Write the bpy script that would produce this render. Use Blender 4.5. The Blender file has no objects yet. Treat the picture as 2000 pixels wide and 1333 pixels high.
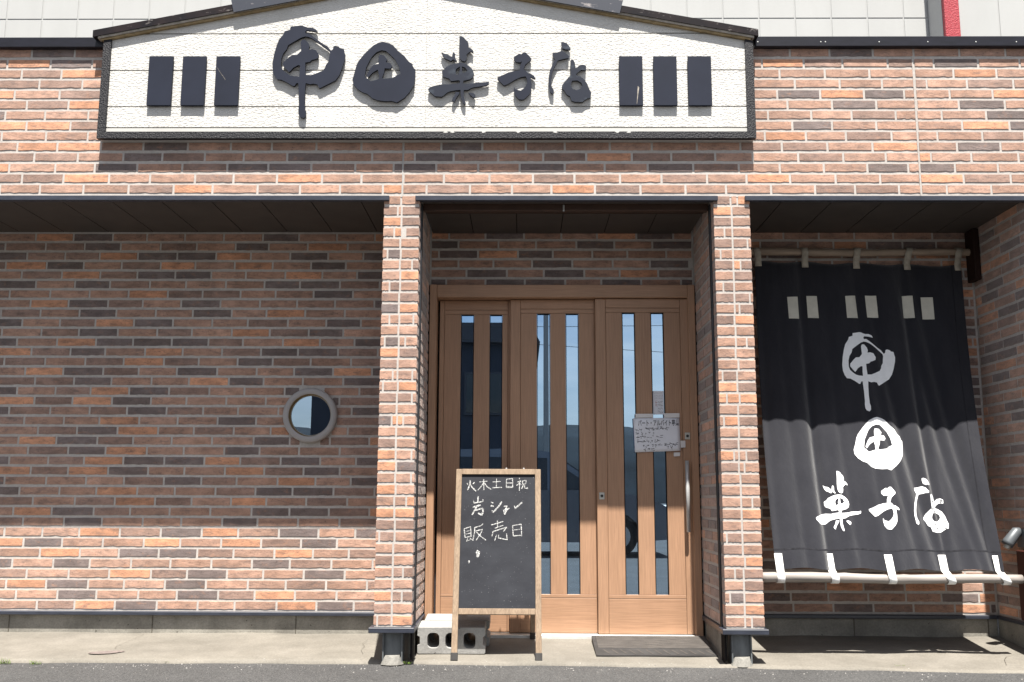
import bpy, bmesh, math, random
from mathutils import Vector, Matrix, Euler

# ------------------------------------------------------------------ camera, sky, sun, exposure
scn = bpy.context.scene
C = scn.collection
F_PX, CX, CY = 1920.0, 1000.0, 666.5
PITCH, YAW, ROLL = math.atan(309/1920), 0.0103, math.radians(0.2)
CAM = Vector((0.0, -5.63, 0.905))
CROT = Euler((0, 0, YAW)).to_matrix() @ Euler((math.pi/2 + PITCH, 0, 0)).to_matrix() @ Euler((0, 0, ROLL)).to_matrix()
cd = bpy.data.cameras.new('camera'); cam = bpy.data.objects.new('camera', cd); C.objects.link(cam)
cam.location = CAM; cam.rotation_euler = CROT.to_euler()
cd.sensor_width = 36.0; cd.lens = F_PX/2000*36.0; cd.clip_start = 0.05; cd.clip_end = 3000
scn.camera = cam

SUN_EL, SUN_AZ = math.radians(68.4), math.radians(6.0)      # sun in front of the shop, a little to the right
sunvec = Vector((math.sin(SUN_AZ)*math.cos(SUN_EL), -math.cos(SUN_AZ)*math.cos(SUN_EL), math.sin(SUN_EL)))
w = bpy.data.worlds.new('World'); scn.world = w; w.use_nodes = True
wn, wl = w.node_tree.nodes, w.node_tree.links
wn.clear()
wo = wn.new('ShaderNodeOutputWorld'); wb = wn.new('ShaderNodeBackground'); sk = wn.new('ShaderNodeTexSky')
sk.sky_type = 'NISHITA'; sk.sun_disc = False; sk.sun_elevation = SUN_EL; sk.sun_rotation = math.pi - SUN_AZ
sk.air_density = 1.0; sk.dust_density = 1.6; sk.ozone_density = 0.8
wb.inputs['Strength'].default_value = 0.050
tc = wn.new('ShaderNodeTexCoord'); mp = wn.new('ShaderNodeMapping'); mp.inputs['Scale'].default_value = (1, 1, 4.5)
cn = wn.new('ShaderNodeTexNoise'); cn.inputs['Scale'].default_value = 2.6; cn.inputs['Detail'].default_value = 7; cn.inputs['Roughness'].default_value = .55
cr = wn.new('ShaderNodeValToRGB'); cr.color_ramp.elements[0].position = .40; cr.color_ramp.elements[1].position = .62
mx = wn.new('ShaderNodeMixRGB'); mx.inputs['Color2'].default_value = (9.6, 9.3, 8.9, 1)
mm = wn.new('ShaderNodeMath'); mm.operation = 'MULTIPLY'; mm.inputs[1].default_value = .72
wl.new(tc.outputs['Generated'], mp.inputs['Vector']); wl.new(mp.outputs[0], cn.inputs['Vector'])
wl.new(cn.outputs['Fac'], cr.inputs[0]); wl.new(cr.outputs[0], mm.inputs[0]); wl.new(mm.outputs[0], mx.inputs['Fac'])
wl.new(sk.outputs[0], mx.inputs['Color1']); wl.new(mx.outputs[0], wb.inputs[0]); wl.new(wb.outputs[0], wo.inputs[0])
sd = bpy.data.lights.new('sun', 'SUN'); so = bpy.data.objects.new('sun', sd); C.objects.link(so)
sd.energy = 5.0; sd.angle = math.radians(0.53); sd.color = (1.0, 0.955, 0.88)
so.rotation_euler = (-sunvec).to_track_quat('-Z', 'Y').to_euler(); so.location = (3, -20, 40)
vs = scn.view_settings
vs.view_transform = 'Standard'; vs.look = 'None'; vs.exposure = 1.42; vs.gamma = 1.0; vs.use_curve_mapping = False
scn.render.film_transparent = False

# ------------------------------------------------------------------ helpers
rng = random.Random(7)

def ray(px, py):
    return CROT @ Vector(((px-CX)/F_PX, -(py-CY)/F_PX, -1.0))
def at(px, py, Y):
    d = ray(px, py); return CAM + d*((Y-CAM.y)/d.y)
APS, APY = 0.0877, -0.03                    # the apron climbs from the road edge to the wall
def apz(y): return max(0.0, APS*(y-APY))
def on_apron(px, py):
    d = ray(px, py); t = (APS*(CAM.y-APY)-CAM.z)/(d.z-APS*d.y); return CAM + d*t
def proj(p):
    v = CROT.transposed() @ (Vector(p)-CAM); return (CX - F_PX*v.x/v.z, CY + F_PX*v.y/v.z)

def obj(name, me, mat=None, parent=None):
    if isinstance(me, bmesh.types.BMesh):
        m = bpy.data.meshes.new(name); me.normal_update(); me.to_mesh(m); me.free(); me = m
    if mat is not None and len(me.materials) == 0: me.materials.append(mat)
    o = bpy.data.objects.new(name, me); C.objects.link(o)
    if parent is not None: o.parent = parent
    return o
def tag(o, label=None, cat=None, group=None, kind=None):
    if label: o['label'] = label
    if cat: o['category'] = cat
    if group: o['group'] = group
    if kind: o['kind'] = kind
    return o
def thing(name, label, cat, loc=(0, 0, 0), group=None):
    o = bpy.data.objects.new(name, None); C.objects.link(o); o.location = loc; o.empty_display_size = .1
    return tag(o, label, cat, group)
def bm_(): return bmesh.new()
def box(bm, x0, x1, y0, y1, z0, z1, bev=0.0):
    vs_ = [bm.verts.new(p) for p in ((x0,y0,z0),(x1,y0,z0),(x1,y1,z0),(x0,y1,z0),(x0,y0,z1),(x1,y0,z1),(x1,y1,z1),(x0,y1,z1))]
    fs = [bm.faces.new([vs_[i] for i in q]) for q in ((3,2,1,0),(4,5,6,7),(0,1,5,4),(1,2,6,5),(2,3,7,6),(3,0,4,7))]
    if bev > 0:
        es = list({e for f in fs for e in f.edges})
        bmesh.ops.bevel(bm, geom=es, offset=bev, segments=1, profile=.5, affect='EDGES')
def bx(name, x0, x1, y0, y1, z0, z1, mat, parent=None, bev=0.0):
    b = bm_(); box(b, x0, x1, y0, y1, z0, z1, bev); return obj(name, b, mat, parent)
def quad(bm, ps):
    return bm.faces.new([bm.verts.new(p) for p in ps])
def tube(bm, pts, rad, n=8, caps=True):
    pts = [Vector(p) for p in pts]; rings = []
    if not isinstance(rad, (list, tuple)): rad = [rad]*len(pts)
    for i, p in enumerate(pts):
        d = (pts[min(i+1, len(pts)-1)]-pts[max(i-1, 0)]).normalized()
        a = d.cross(Vector((0, 0, 1)) if abs(d.z) < .9 else Vector((1, 0, 0))).normalized(); b2 = d.cross(a)
        rings.append([bm.verts.new(p + (a*math.cos(2*math.pi*k/n) + b2*math.sin(2*math.pi*k/n))*rad[i]) for k in range(n)])
    for r0, r1 in zip(rings, rings[1:]):
        for k in range(n): bm.faces.new((r0[k], r0[(k+1) % n], r1[(k+1) % n], r1[k]))
    if caps: bm.faces.new(rings[0][::-1]); bm.faces.new(rings[-1])
def smooth(o, v=True):
    for p in o.data.polygons: p.use_smooth = v
    return o
def fill_loops(loops):
    """flat filled mesh (verts 2D, faces) of closed loops; inner loops are holes"""
    cu = bpy.data.curves.new('tmp', 'CURVE'); cu.dimensions = '2D'; cu.fill_mode = 'BOTH'
    for lp in loops:
        s = cu.splines.new('POLY'); s.points.add(len(lp)-1); s.use_cyclic_u = True
        for p, q in zip(s.points, lp): p.co = (q[0], q[1], 0, 1)
    o = bpy.data.objects.new('tmp', cu); C.objects.link(o)
    bpy.context.view_layer.update()
    me = o.to_mesh()
    vv = [(v.co.x, v.co.y) for v in me.vertices]; ff = [tuple(p.vertices) for p in me.polygons]
    o.to_mesh_clear(); bpy.data.objects.remove(o); bpy.data.curves.remove(cu)
    return vv, ff
def area2(lp): return sum(a[0]*b[1]-b[0]*a[1] for a, b in zip(lp, lp[1:]+lp[:1]))/2
def prism(bm, loops, y0, y1, fn=None):
    """loops in (x,z) extruded from y0 (front) to y1"""
    fn = fn or (lambda x, y, z: (x, y, z))
    vv, ff = fill_loops(loops)
    for yy, flip in ((y0, False), (y1, True)):
        vs_ = [bm.verts.new(fn(x, yy, z)) for x, z in vv]
        for f in ff:
            q = [vs_[i] for i in f]
            if (area2([vv[i] for i in f]) < 0) != flip: q = q[::-1]
            try: bm.faces.new(q)
            except ValueError: pass
    for i, lp in enumerate(loops):
        if (area2(lp) > 0) != (i == 0): lp = lp[::-1]
        a = [bm.verts.new(fn(x, y0, z)) for x, z in lp]; b2 = [bm.verts.new(fn(x, y1, z)) for x, z in lp]
        n = len(lp)
        for k in range(n): bm.faces.new((a[k], b2[k], b2[(k+1) % n], a[(k+1) % n]))

# ------------------------------------------------------------------ materials
def mat(name, col=(.5,.5,.5), rough=.6, spec=.5, metal=0.0, noise=None, bump=None, extra=None):
    """noise: (scale xyz, amount, detail) value variation; bump: (scale xyz, strength, distance)"""
    m = bpy.data.materials.new(name); m.use_nodes = True
    nt = m.node_tree; N, L = nt.nodes, nt.links; p = N['Principled BSDF']
    p.inputs['Base Color'].default_value = (*col, 1); p.inputs['Roughness'].default_value = rough
    p.inputs['Specular IOR Level'].default_value = spec; p.inputs['Metallic'].default_value = metal
    tc_ = N.new('ShaderNodeNewGeometry')
    def nz(scale, detail=4, rough_=.55):
        mpn = N.new('ShaderNodeMapping'); mpn.inputs['Scale'].default_value = scale if isinstance(scale, (tuple, list)) else (scale,)*3
        n = N.new('ShaderNodeTexNoise'); n.inputs['Scale'].default_value = 1; n.inputs['Detail'].default_value = detail; n.inputs['Roughness'].default_value = rough_
        L.new(tc_.outputs['Position'], mpn.inputs[0]); L.new(mpn.outputs[0], n.inputs['Vector']); return n
    colsock = None
    if noise:
        n = nz(noise[0], noise[2] if len(noise) > 2 else 4)
        r = N.new('ShaderNodeValToRGB'); a = noise[1]
        r.color_ramp.elements[0].position = .3; r.color_ramp.elements[1].position = .7
        r.color_ramp.elements[0].color = tuple(c*(1-a) for c in col)+(1,); r.color_ramp.elements[1].color = tuple(min(1, c*(1+a)) for c in col)+(1,)
        L.new(n.outputs['Fac'], r.inputs[0]); L.new(r.outputs[0], p.inputs['Base Color']); colsock = r.outputs[0]
    if bump:
        n = nz(bump[0], 5, .6); b = N.new('ShaderNodeBump'); b.inputs['Strength'].default_value = bump[1]; b.inputs['Distance'].default_value = bump[2]
        L.new(n.outputs['Fac'], b.inputs['Height']); L.new(b.outputs[0], p.inputs['Normal'])
    if extra: extra(N, L, p, nz, colsock)
    return m

def ramp2(N, L, fac, p0, c0, p1, c1):
    r = N.new('ShaderNodeValToRGB'); r.color_ramp.elements[0].position = p0; r.color_ramp.elements[1].position = p1
    r.color_ramp.elements[0].color = (*c0, 1) if isinstance(c0, tuple) else (c0, c0, c0, 1)
    r.color_ramp.elements[1].color = (*c1, 1) if isinstance(c1, tuple) else (c1, c1, c1, 1)
    L.new(fac, r.inputs[0]); return r.outputs[0]
def mixc(N, L, fac, a, b, mode='MIX'):
    m = N.new('ShaderNodeMixRGB'); m.blend_type = mode
    for s, v in ((m.inputs[0], fac), (m.inputs[1], a), (m.inputs[2], b)):
        if isinstance(v, (int, float)): s.default_value = v
        elif isinstance(v, tuple): s.default_value = (*v, 1)
        else: L.new(v, s)
    return m.outputs[0]

SHEEN = .32
def brick_mat(name, src):
    def ex(N, L, p, nz, cs):
        if src == 'object':
            oi = N.new('ShaderNodeObjectInfo'); base = oi.outputs['Color']
        else:
            a = N.new('ShaderNodeAttribute'); a.attribute_name = 'tint'; base = a.outputs['Color']
        big = ramp2(N, L, nz((11, 11, 24), 5, .65).outputs['Fac'], .32, .74, .68, 1.26)
        c = mixc(N, L, 1.0, base, big, 'MULTIPLY')
        smudge = ramp2(N, L, nz((13, 13, 38), 6, .75).outputs['Fac'], .50, 0.0, .70, .75)
        c = mixc(N, L, smudge, c, (.115, .088, .082))
        warm = ramp2(N, L, nz((15, 15, 30), 4, .7).outputs['Fac'], .56, 0.0, .74, .5)
        c = mixc(N, L, warm, c, (.44, .215, .125))
        speck = ramp2(N, L, nz((120, 120, 190), 3, .6).outputs['Fac'], .60, 0.0, .68, 1.0)
        c = mixc(N, L, speck, c, mixc(N, L, 1.0, c, (.50, .46, .46), 'MULTIPLY'))
        dirt = ramp2(N, L, nz((4.5, 4.5, .55), 7, .65).outputs['Fac'], .34, .84, .66, 1.10)
        c = mixc(N, L, 1.0, c, dirt, 'MULTIPLY')
        p.inputs['Sheen Weight'].default_value = SHEEN; p.inputs['Sheen Roughness'].default_value = .55; p.inputs['Sheen Tint'].default_value = (1, .93, .89, 1)
        L.new(c, p.inputs['Base Color'])
        b1 = N.new('ShaderNodeBump'); b1.inputs['Strength'].default_value = .7; b1.inputs['Distance'].default_value = .003
        L.new(nz((35, 35, 75), 6, .7).outputs['Fac'], b1.inputs['Height']); L.new(b1.outputs[0], p.inputs['Normal'])
    return mat(name, (.3,.17,.12), .82, .25, extra=ex)
M_BRICK, M_BRICK_J = brick_mat('brick_face', 'object'), brick_mat('brick_face_joined', 'attr')
def mortar_ex(N, L, p, nz, cs):
    c = ramp2(N, L, nz((2.2, 2.2, 1.0), 6, .65).outputs['Fac'], .32, (.41,.378,.352), .68, (.485,.455,.428))
    c = mixc(N, L, 1.0, c, ramp2(N, L, nz((60, 60, 60), 4, .6).outputs['Fac'], .3, .86, .7, 1.1), 'MULTIPLY'); L.new(c, p.inputs['Base Color'])
    b = N.new('ShaderNodeBump'); b.inputs['Strength'].default_value = .4; b.inputs['Distance'].default_value = .002
    L.new(nz((220, 220, 220), 3, .6).outputs['Fac'], b.inputs['Height']); L.new(b.outputs[0], p.inputs['Normal'])
M_MORTAR = mat('mortar', (.4,.37,.35), .9, .2, extra=mortar_ex)
M_FLASH = mat('dark_blue_metal', (.030,.034,.048), .38, .5, noise=((14,14,60), .22))
M_CAP = mat('near_black_cap_metal', (.0075,.0075,.013), .4, .35, noise=((14,14,60), .3))
M_SOFFIT = mat('soffit_panel_paint', (.062,.053,.047), .55, .35, noise=((7,7,7), .12), bump=((90,90,90), .15, .002))
M_BLACK = mat('black_gap', (.010,.009,.009), .9, .1)
M_BROWNMETAL = mat('brown_metal', (.055,.030,.021), .5, .4, noise=((9,9,9), .15))
M_RAIL = mat('shutter_rail_metal', (.06,.06,.065), .35, .5, metal=.5, noise=((10,10,5), .2))
def stucco_ex(N, L, p, nz, cs):
    b = N.new('ShaderNodeBump'); b.inputs['Strength'].default_value = 1.0; b.inputs['Distance'].default_value = .0026
    h = ramp2(N, L, nz((55, 55, 95), 4, .6).outputs['Fac'], .34, 0.0, .66, 1.0)
    L.new(h, b.inputs['Height']); L.new(b.outputs[0], p.inputs['Normal'])
    st = ramp2(N, L, nz((3, 3, .8), 5, .6).outputs['Fac'], .3, (.52,.51,.485), .7, (.60,.59,.57)); L.new(st, p.inputs['Base Color'])
M_STUCCO = mat('white_stucco', (.8,.79,.75), .85, .3, extra=stucco_ex)
M_SIGNWHITE = mat('white_trim', (.49,.485,.465), .8, .3, noise=((5,5,2), .06))
def bordermat(name, col):
    def ex(N, L, p, nz, cs):
        b = N.new('ShaderNodeBump'); b.inputs['Strength'].default_value = 1.0; b.inputs['Distance'].default_value = .009
        L.new(nz((110, 110, 110), 3, .6).outputs['Fac'], b.inputs['Height']); L.new(b.outputs[0], p.inputs['Normal'])
    return mat(name, col, .5, .3, extra=ex)
M_BORDER = bordermat('black_textured_border', (.011,.011,.015))
M_LETTER = mat('slate_letter_board', (.016,.0195,.033), .6, .14, noise=((6,6,6), .12))
M_LETTEREDGE = mat('letter_edge', (.012,.012,.015), .7, .3)
def faded_ex(N, L, p, nz, cs):
    f = ramp2(N, L, nz((9, 9, 16), 5, .6).outputs['Fac'], .55, 0.0, .75, .55)
    L.new(mixc(N, L, f, (.021,.025,.038), (.10,.125,.15)), p.inputs['Base Color'])
M_LETTERFADE = mat('faded_letter_board', (.05,.06,.07), .6, .14, extra=faded_ex)
def peel_ex(N, L, p, nz, cs):
    f = ramp2(N, L, nz((16, 16, 40), 6, .7).outputs['Fac'], .60, 0.0, .66, 1.0)
    g = ramp2(N, L, nz((7, 7, 9), 4, .6).outputs['Fac'], .35, (.005,.005,.008), .7, (.018,.012,.013))
    L.new(mixc(N, L, f, g, (.16,.145,.14)), p.inputs['Base Color'])
M_PEEL = mat('peeling_dark_roof_metal', (.02,.02,.02), .6, .12, extra=peel_ex)
def peel2_ex(N, L, p, nz, cs):
    f = ramp2(N, L, nz((14, 14, 34), 6, .72).outputs['Fac'], .60, 0.0, .68, 1.0)
    L.new(mixc(N, L, f, (.026,.031,.046), (.24,.22,.22)), p.inputs['Base Color'])
M_PEEL2 = mat('peeling_slate_plate', (.05,.06,.08), .5, .4, extra=peel2_ex)
M_FASCIA = mat('weathered_fascia_edge', (.30,.27,.23), .7, .3, noise=((30,30,60), .35))
M_PLY = mat('weathered_wood_eave', (.27,.20,.11), .8, .2, noise=((25,10,60), .3))
def wood_ex(col, dark, sc):
    def ex(N, L, p, nz, cs):
        g = ramp2(N, L, nz(sc, 6, .65).outputs['Fac'], .33, dark, .66, col)
        g2 = ramp2(N, L, nz(tuple(s*4 for s in sc), 3, .6).outputs['Fac'], .4, .86, .62, 1.06)
        g3 = ramp2(N, L, nz((2.5, 2.5, .9), 6, .65).outputs['Fac'], .34, .90, .66, 1.06)
        L.new(mixc(N, L, 1.0, mixc(N, L, 1.0, g, g2, 'MULTIPLY'), g3, 'MULTIPLY'), p.inputs['Base Color'])
    return ex
M_DOOR = mat('tan_wood_grain_laminate', (.45,.27,.155), .45, .35, extra=wood_ex((.41,.243,.152), (.38,.224,.138), (70,70,1.3)))
M_DOORH = mat('tan_wood_grain_horizontal', (.45,.27,.155), .45, .35, extra=wood_ex((.41,.243,.152), (.378,.222,.136), (1.3,70,70)))
M_DOORGAP = mat('door_groove', (.10,.055,.03), .8, .2)
M_STEEL = mat('brushed_steel', (.46,.46,.455), .35, .5, metal=.35, noise=((4,200,200), .1))
M_PLATE = mat('lock_plate_grey', (.50,.50,.46), .4, .5, metal=.3)
M_SILL = mat('pale_aluminium_sill', (.62,.62,.60), .4, .5, metal=.3, noise=((20,20,20), .1))
def glass(name, refl, tint, base):
    m = bpy.data.materials.new(name); m.use_nodes = True; N, L = m.node_tree.nodes, m.node_tree.links; N.clear()
    o = N.new('ShaderNodeOutputMaterial'); g = N.new('ShaderNodeBsdfGlossy'); g.inputs['Roughness'].default_value = .003; g.inputs['Color'].default_value = (*tint, 1)
    t = N.new('ShaderNodeBsdfTransparent'); t.inputs['Color'].default_value = (*base, 1)
    d = N.new('ShaderNodeBsdfDiffuse'); d.inputs['Color'].default_value = (.20,.21,.22,1)
    ge = N.new('ShaderNodeNewGeometry'); mpn = N.new('ShaderNodeMapping'); mpn.inputs['Scale'].default_value = (25,25,7)
    n = N.new('ShaderNodeTexNoise'); n.inputs['Scale'].default_value = 1; n.inputs['Detail'].default_value = 6; n.inputs['Roughness'].default_value = .7
    L.new(ge.outputs['Position'], mpn.inputs[0]); L.new(mpn.outputs[0], n.inputs['Vector'])
    dust = ramp2(N, L, n.outputs['Fac'], .45, .02, .8, .14)
    fr = N.new('ShaderNodeFresnel'); fr.inputs['IOR'].default_value = 1.5
    ma = N.new('ShaderNodeMath'); ma.operation = 'ADD'; ma.inputs[1].default_value = refl; ma.use_clamp = True; L.new(fr.outputs[0], ma.inputs[0])
    m1 = N.new('ShaderNodeMixShader'); L.new(dust, m1.inputs[0]); L.new(t.outputs[0], m1.inputs[1]); L.new(d.outputs[0], m1.inputs[2])
    m2 = N.new('ShaderNodeMixShader'); L.new(ma.outputs[0], m2.inputs[0]); L.new(m1.outputs[0], m2.inputs[1]); L.new(g.outputs[0], m2.inputs[2])
    L.new(m2.outputs[0], o.inputs[0]); return m
M_GLASS = glass('coated_door_glass', .60, (.56,.77,1.0), (.30,.34,.42))
M_GLASS2 = glass('porthole_glass', .50, (.60,.78,1.0), (.35,.38,.45))
def concrete_ex(c0, c1, spots=True, bumpd=.004):
    def ex(N, L, p, nz, cs):
        c = ramp2(N, L, nz((5,5,5), 7, .65).outputs['Fac'], .32, c0, .68, c1)
        c = mixc(N, L, 1.0, c, ramp2(N, L, nz((1.3,2.2,1.3), 7, .7).outputs['Fac'], .36, .84, .62, 1.06), 'MULTIPLY')
        f = ramp2(N, L, nz((90,90,90), 3, .6).outputs['Fac'], .35, .88, .65, 1.08)
        c = mixc(N, L, 1.0, c, f, 'MULTIPLY')
        if spots:
            s = ramp2(N, L, nz((45,45,45), 2, .5).outputs['Fac'], .70, 0.0, .74, 1.0)
            c = mixc(N, L, s, c, mixc(N, L, 1.0, c, (.35,.34,.33), 'MULTIPLY'))
        L.new(c, p.inputs['Base Color'])
        b = N.new('ShaderNodeBump'); b.inputs['Strength'].default_value = .5; b.inputs['Distance'].default_value = bumpd
        L.new(nz((70,70,70), 6, .65).outputs['Fac'], b.inputs['Height']); L.new(b.outputs[0], p.inputs['Normal'])
    return ex
M_FOUND = mat('grey_foundation_concrete', (.25,.24,.21), .85, .25, extra=concrete_ex((.17,.16,.14), (.30,.285,.25)))
M_APRON = mat('beige_trowelled_concrete', (.28,.25,.2), .8, .3, extra=concrete_ex((.150,.137,.116), (.195,.179,.154), False, .002))
M_BLOCK = mat('concrete_block', (.38,.37,.35), .9, .2, extra=concrete_ex((.27,.265,.255), (.37,.365,.35), True, .004))
M_FOOT = mat('pale_mortar_foot', (.42,.40,.36), .9, .2, extra=concrete_ex((.17,.165,.15), (.23,.22,.20), False, .006))
M_GALV = mat('grey_painted_steel_post', (.13,.14,.145), .5, .5, metal=.2, noise=((25,25,8), .3))
def asphalt_ex(N, L, p, nz, cs):
    v = N.new('ShaderNodeTexVoronoi'); v.inputs['Scale'].default_value = 1; mpn = N.new('ShaderNodeMapping'); mpn.inputs['Scale'].default_value = (150,150,150)
    g = N.new('ShaderNodeNewGeometry'); L.new(g.outputs['Position'], mpn.inputs[0]); L.new(mpn.outputs[0], v.inputs['Vector'])
    c = ramp2(N, L, v.outputs['Color'], .15, (.042,.0415,.042), .95, (.096,.0945,.093))
    f = ramp2(N, L, nz((1.6,1.6,1.6), 6, .6).outputs['Fac'], .3, .82, .7, 1.15)
    c = mixc(N, L, 1.0, c, f, 'MULTIPLY')
    s = ramp2(N, L, nz((120,120,120), 2, .5).outputs['Fac'], .70, 0.0, .73, 1.0)
    c = mixc(N, L, s, c, (.22,.21,.20)); L.new(c, p.inputs['Base Color'])
    b = N.new('ShaderNodeBump'); b.inputs['Strength'].default_value = .9; b.inputs['Distance'].default_value = .006; b.invert = True
    L.new(v.outputs['Distance'], b.inputs['Height']); L.new(b.outputs[0], p.inputs['Normal'])
M_ASPH = mat('worn_asphalt', (.08,.08,.08), .85, .35, extra=asphalt_ex)
def cloth_ex(N, L, p, nz, cs):
    c = ramp2(N, L, nz((6,6,3), 6, .65).outputs['Fac'], .3, (.013,.0135,.0185), .7, (.021,.0215,.027)); L.new(c, p.inputs['Base Color'])
    p.inputs['Sheen Weight'].default_value = .42; p.inputs['Sheen Roughness'].default_value = .5
    b = N.new('ShaderNodeBump'); b.inputs['Strength'].default_value = .6; b.inputs['Distance'].default_value = .010
    L.new(nz((13,13,5), 7, .62).outputs['Fac'], b.inputs['Height']); L.new(b.outputs[0], p.inputs['Normal'])
M_CLOTH = mat('black_canvas', (.03,.03,.035), .9, .08, extra=cloth_ex)
M_HEM = mat('black_canvas_hem', (.02,.02,.024), .9, .15, noise=((40,40,12), .35), bump=((60,60,20), .6, .006))
M_PRINT = mat('white_canvas_print', (.74,.75,.76), .85, .2, noise=((30,30,30), .04))
M_PATCH = mat('cream_cloth_patch', (.52,.50,.43), .9, .2, noise=((20,20,20), .08))
M_STRAPOLD = mat('old_webbing', (.34,.31,.26), .9, .2, noise=((40,40,40), .15))
M_STRAP = mat('white_webbing', (.78,.78,.76), .85, .2, noise=((40,40,40), .05))
M_BAMBOO = mat('weathered_bamboo', (.26,.235,.215), .55, .35, noise=((5,40,40), .22, 6))
M_BAMBOOT = mat('brown_bamboo', (.27,.21,.16), .6, .3, noise=((5,40,40), .25, 6))
M_FRAMEWOOD = mat('weathered_board_frame_wood', (.33,.25,.18), .7, .25, extra=wood_ex((.29,.215,.150), (.225,.162,.112), (40,40,4)))
def chalk_ex(N, L, p, nz, cs):
    c = ramp2(N, L, nz((5,5,9), 6, .6).outputs['Fac'], .3, (.021,.022,.027), .72, (.034,.036,.043))
    s = ramp2(N, L, nz((150,150,150), 2, .5).outputs['Fac'], .715, 0.0, .74, .6)
    L.new(mixc(N, L, s, c, (.22,.22,.23)), p.inputs['Base Color'])
M_BOARD = mat('slate_chalkboard', (.05,.055,.06), .75, .15, extra=chalk_ex)
def chalkline():
    m = bpy.data.materials.new('chalk'); m.use_nodes = True; N, L = m.node_tree.nodes, m.node_tree.links
    p = N['Principled BSDF']; p.inputs['Base Color'].default_value = (.55,.55,.54,1); p.inputs['Roughness'].default_value = .95
    ge = N.new('ShaderNodeNewGeometry'); n = N.new('ShaderNodeTexNoise'); n.inputs['Scale'].default_value = 190; n.inputs['Detail'].default_value = 5
    L.new(ge.outputs['Position'], n.inputs['Vector']); L.new(ramp2(N, L, n.outputs['Fac'], .38, .18, .62, .95), p.inputs['Alpha']); return m
M_CHALK = chalkline()
M_RUBBER = mat('black_rubber', (.035,.033,.032), .7, .4, noise=((12,12,12), .3))
M_RUBBERW = mat('worn_brown_rubber', (.075,.065,.058), .7, .4, noise=((12,40,12), .3))
M_PAPER = mat('white_paper', (.72,.73,.78), .5, .4, noise=((20,20,20), .03))
M_PLASTIC = mat('clear_sleeve', (.62,.60,.60), .15, .6)
M_INK = mat('black_marker_ink', (.02,.02,.03), .7, .3)
M_INKRED = mat('red_print', (.35,.05,.05), .7, .3)
M_INKGREY = mat('grey_print', (.25,.25,.28), .7, .3)
M_RING = mat('grey_porthole_frame', (.33,.31,.305), .45, .4, noise=((9,9,9), .06))
M_BRASS = mat('ochre_liner', (.22,.15,.06), .6, .3)
M_LAMP = mat('grey_lamp_metal', (.10,.11,.12), .45, .4, metal=.2)
M_MAROON = mat('dark_red_brown_paint', (.055,.016,.011), .55, .3, noise=((8,8,8), .15))
M_BRACKET = mat('near_black_brown_paint', (.020,.009,.007), .6, .2)
M_WHITEWALL = mat('white_upper_siding', (.40,.405,.40), .8, .3, noise=((4,4,1.2), .04), bump=((60,60,60), .12, .002))
M_GROOVE = mat('siding_joint', (.40,.405,.40), .9, .2)
M_REDTRIM = bordermat('red_textured_trim', (.36,.04,.055))
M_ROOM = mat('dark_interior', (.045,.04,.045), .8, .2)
M_BLIND = mat('pale_inner_blind', (.55,.58,.66), .8, .2)
M_GRASS = mat('weed_leaf', (.13,.20,.035), .6, .3, noise=((60,60,60), .35))
M_CAR = mat('silver_car_paint', (.17,.18,.20), .25, .6, metal=.3)
M_CARGLASS = mat('dark_car_glass', (.015,.017,.02), .05, .6)
M_TYRE = mat('tyre_rubber', (.02,.02,.02), .8, .3)
M_FARWALL = mat('grey_blue_render', (.045,.05,.065), .8, .3, noise=((1,1,1), .1))
M_FARROOF = mat('dark_tin_roof', (.06,.06,.07), .6, .4)
M_HILL = mat('wooded_hill', (.018,.022,.026), .9, .1, noise=((.08,.08,.15), .4))
M_POLE = mat('concrete_utility_pole', (.32,.32,.31), .8, .2)
M_GROUND2 = mat('manhole_iron', (.16,.13,.12), .7, .4, noise=((60,60,60), .25))

# ------------------------------------------------------------------ ground
b = bm_(); quad(b, ((-900,-900,-.004), (900,-900,-.004), (900,40,-.004), (-900,40,-.004)))
road = obj('road', b, M_ASPH); tag(road, 'grey worn asphalt in front of the shop', kind='structure')

XL0, XL1 = -.818, -.612          # left brick pillar
XR0, XR1 = 1.134, 1.342          # right brick pillar
YB = .74                         # back plane of the recesses
XRW = 2.98                       # side wall at the right end
# concrete apron: follows the uneven road edge
edge = [(-4.6, .0), (-2.91, .028), (-1.8, .045), (-.54, .045), (.4, .01), (1.2, -.029), (2.0, -.09), (2.67, -.15), (4.6, -.36)]
b = bm_()
NX, NY = 96, 14
rows = []
def edge_y(x):
    for (xa, ya), (xb, yb) in zip(edge, edge[1:]):
        if xa <= x <= xb: return ya + (yb-ya)*(x-xa)/(xb-xa)
    return edge[-1][1]
for i in range(NX+1):
    x = -4.6 + 9.2*i/NX; e = edge_y(x) + .008*math.sin(x*7.3) + .006*math.sin(x*17.1)
    col = []
    for j in range(NY+1):
        y = e + (1.0-e)*j/NY
        z = apz(y) + (.0025*math.sin(x*5.1+y*6) + .002*math.sin(x*11+1.7*y) if j else 0) + .002
        col.append(b.verts.new((x, y, z)))
    rows.append(col)
for i in range(NX):
    for j in range(NY): b.faces.new((rows[i][j], rows[i+1][j], rows[i+1][j+1], rows[i][j+1]))
    b.faces.new((b.verts.new(rows[i][0].co-Vector((0,0,.03))), b.verts.new(rows[i+1][0].co-Vector((0,0,.03))), rows[i+1][0], rows[i][0]))
apron = obj('apron', b, M_APRON); smooth(apron); tag(apron, 'pale beige concrete apron between the road and the shop wall', kind='structure')
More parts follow.
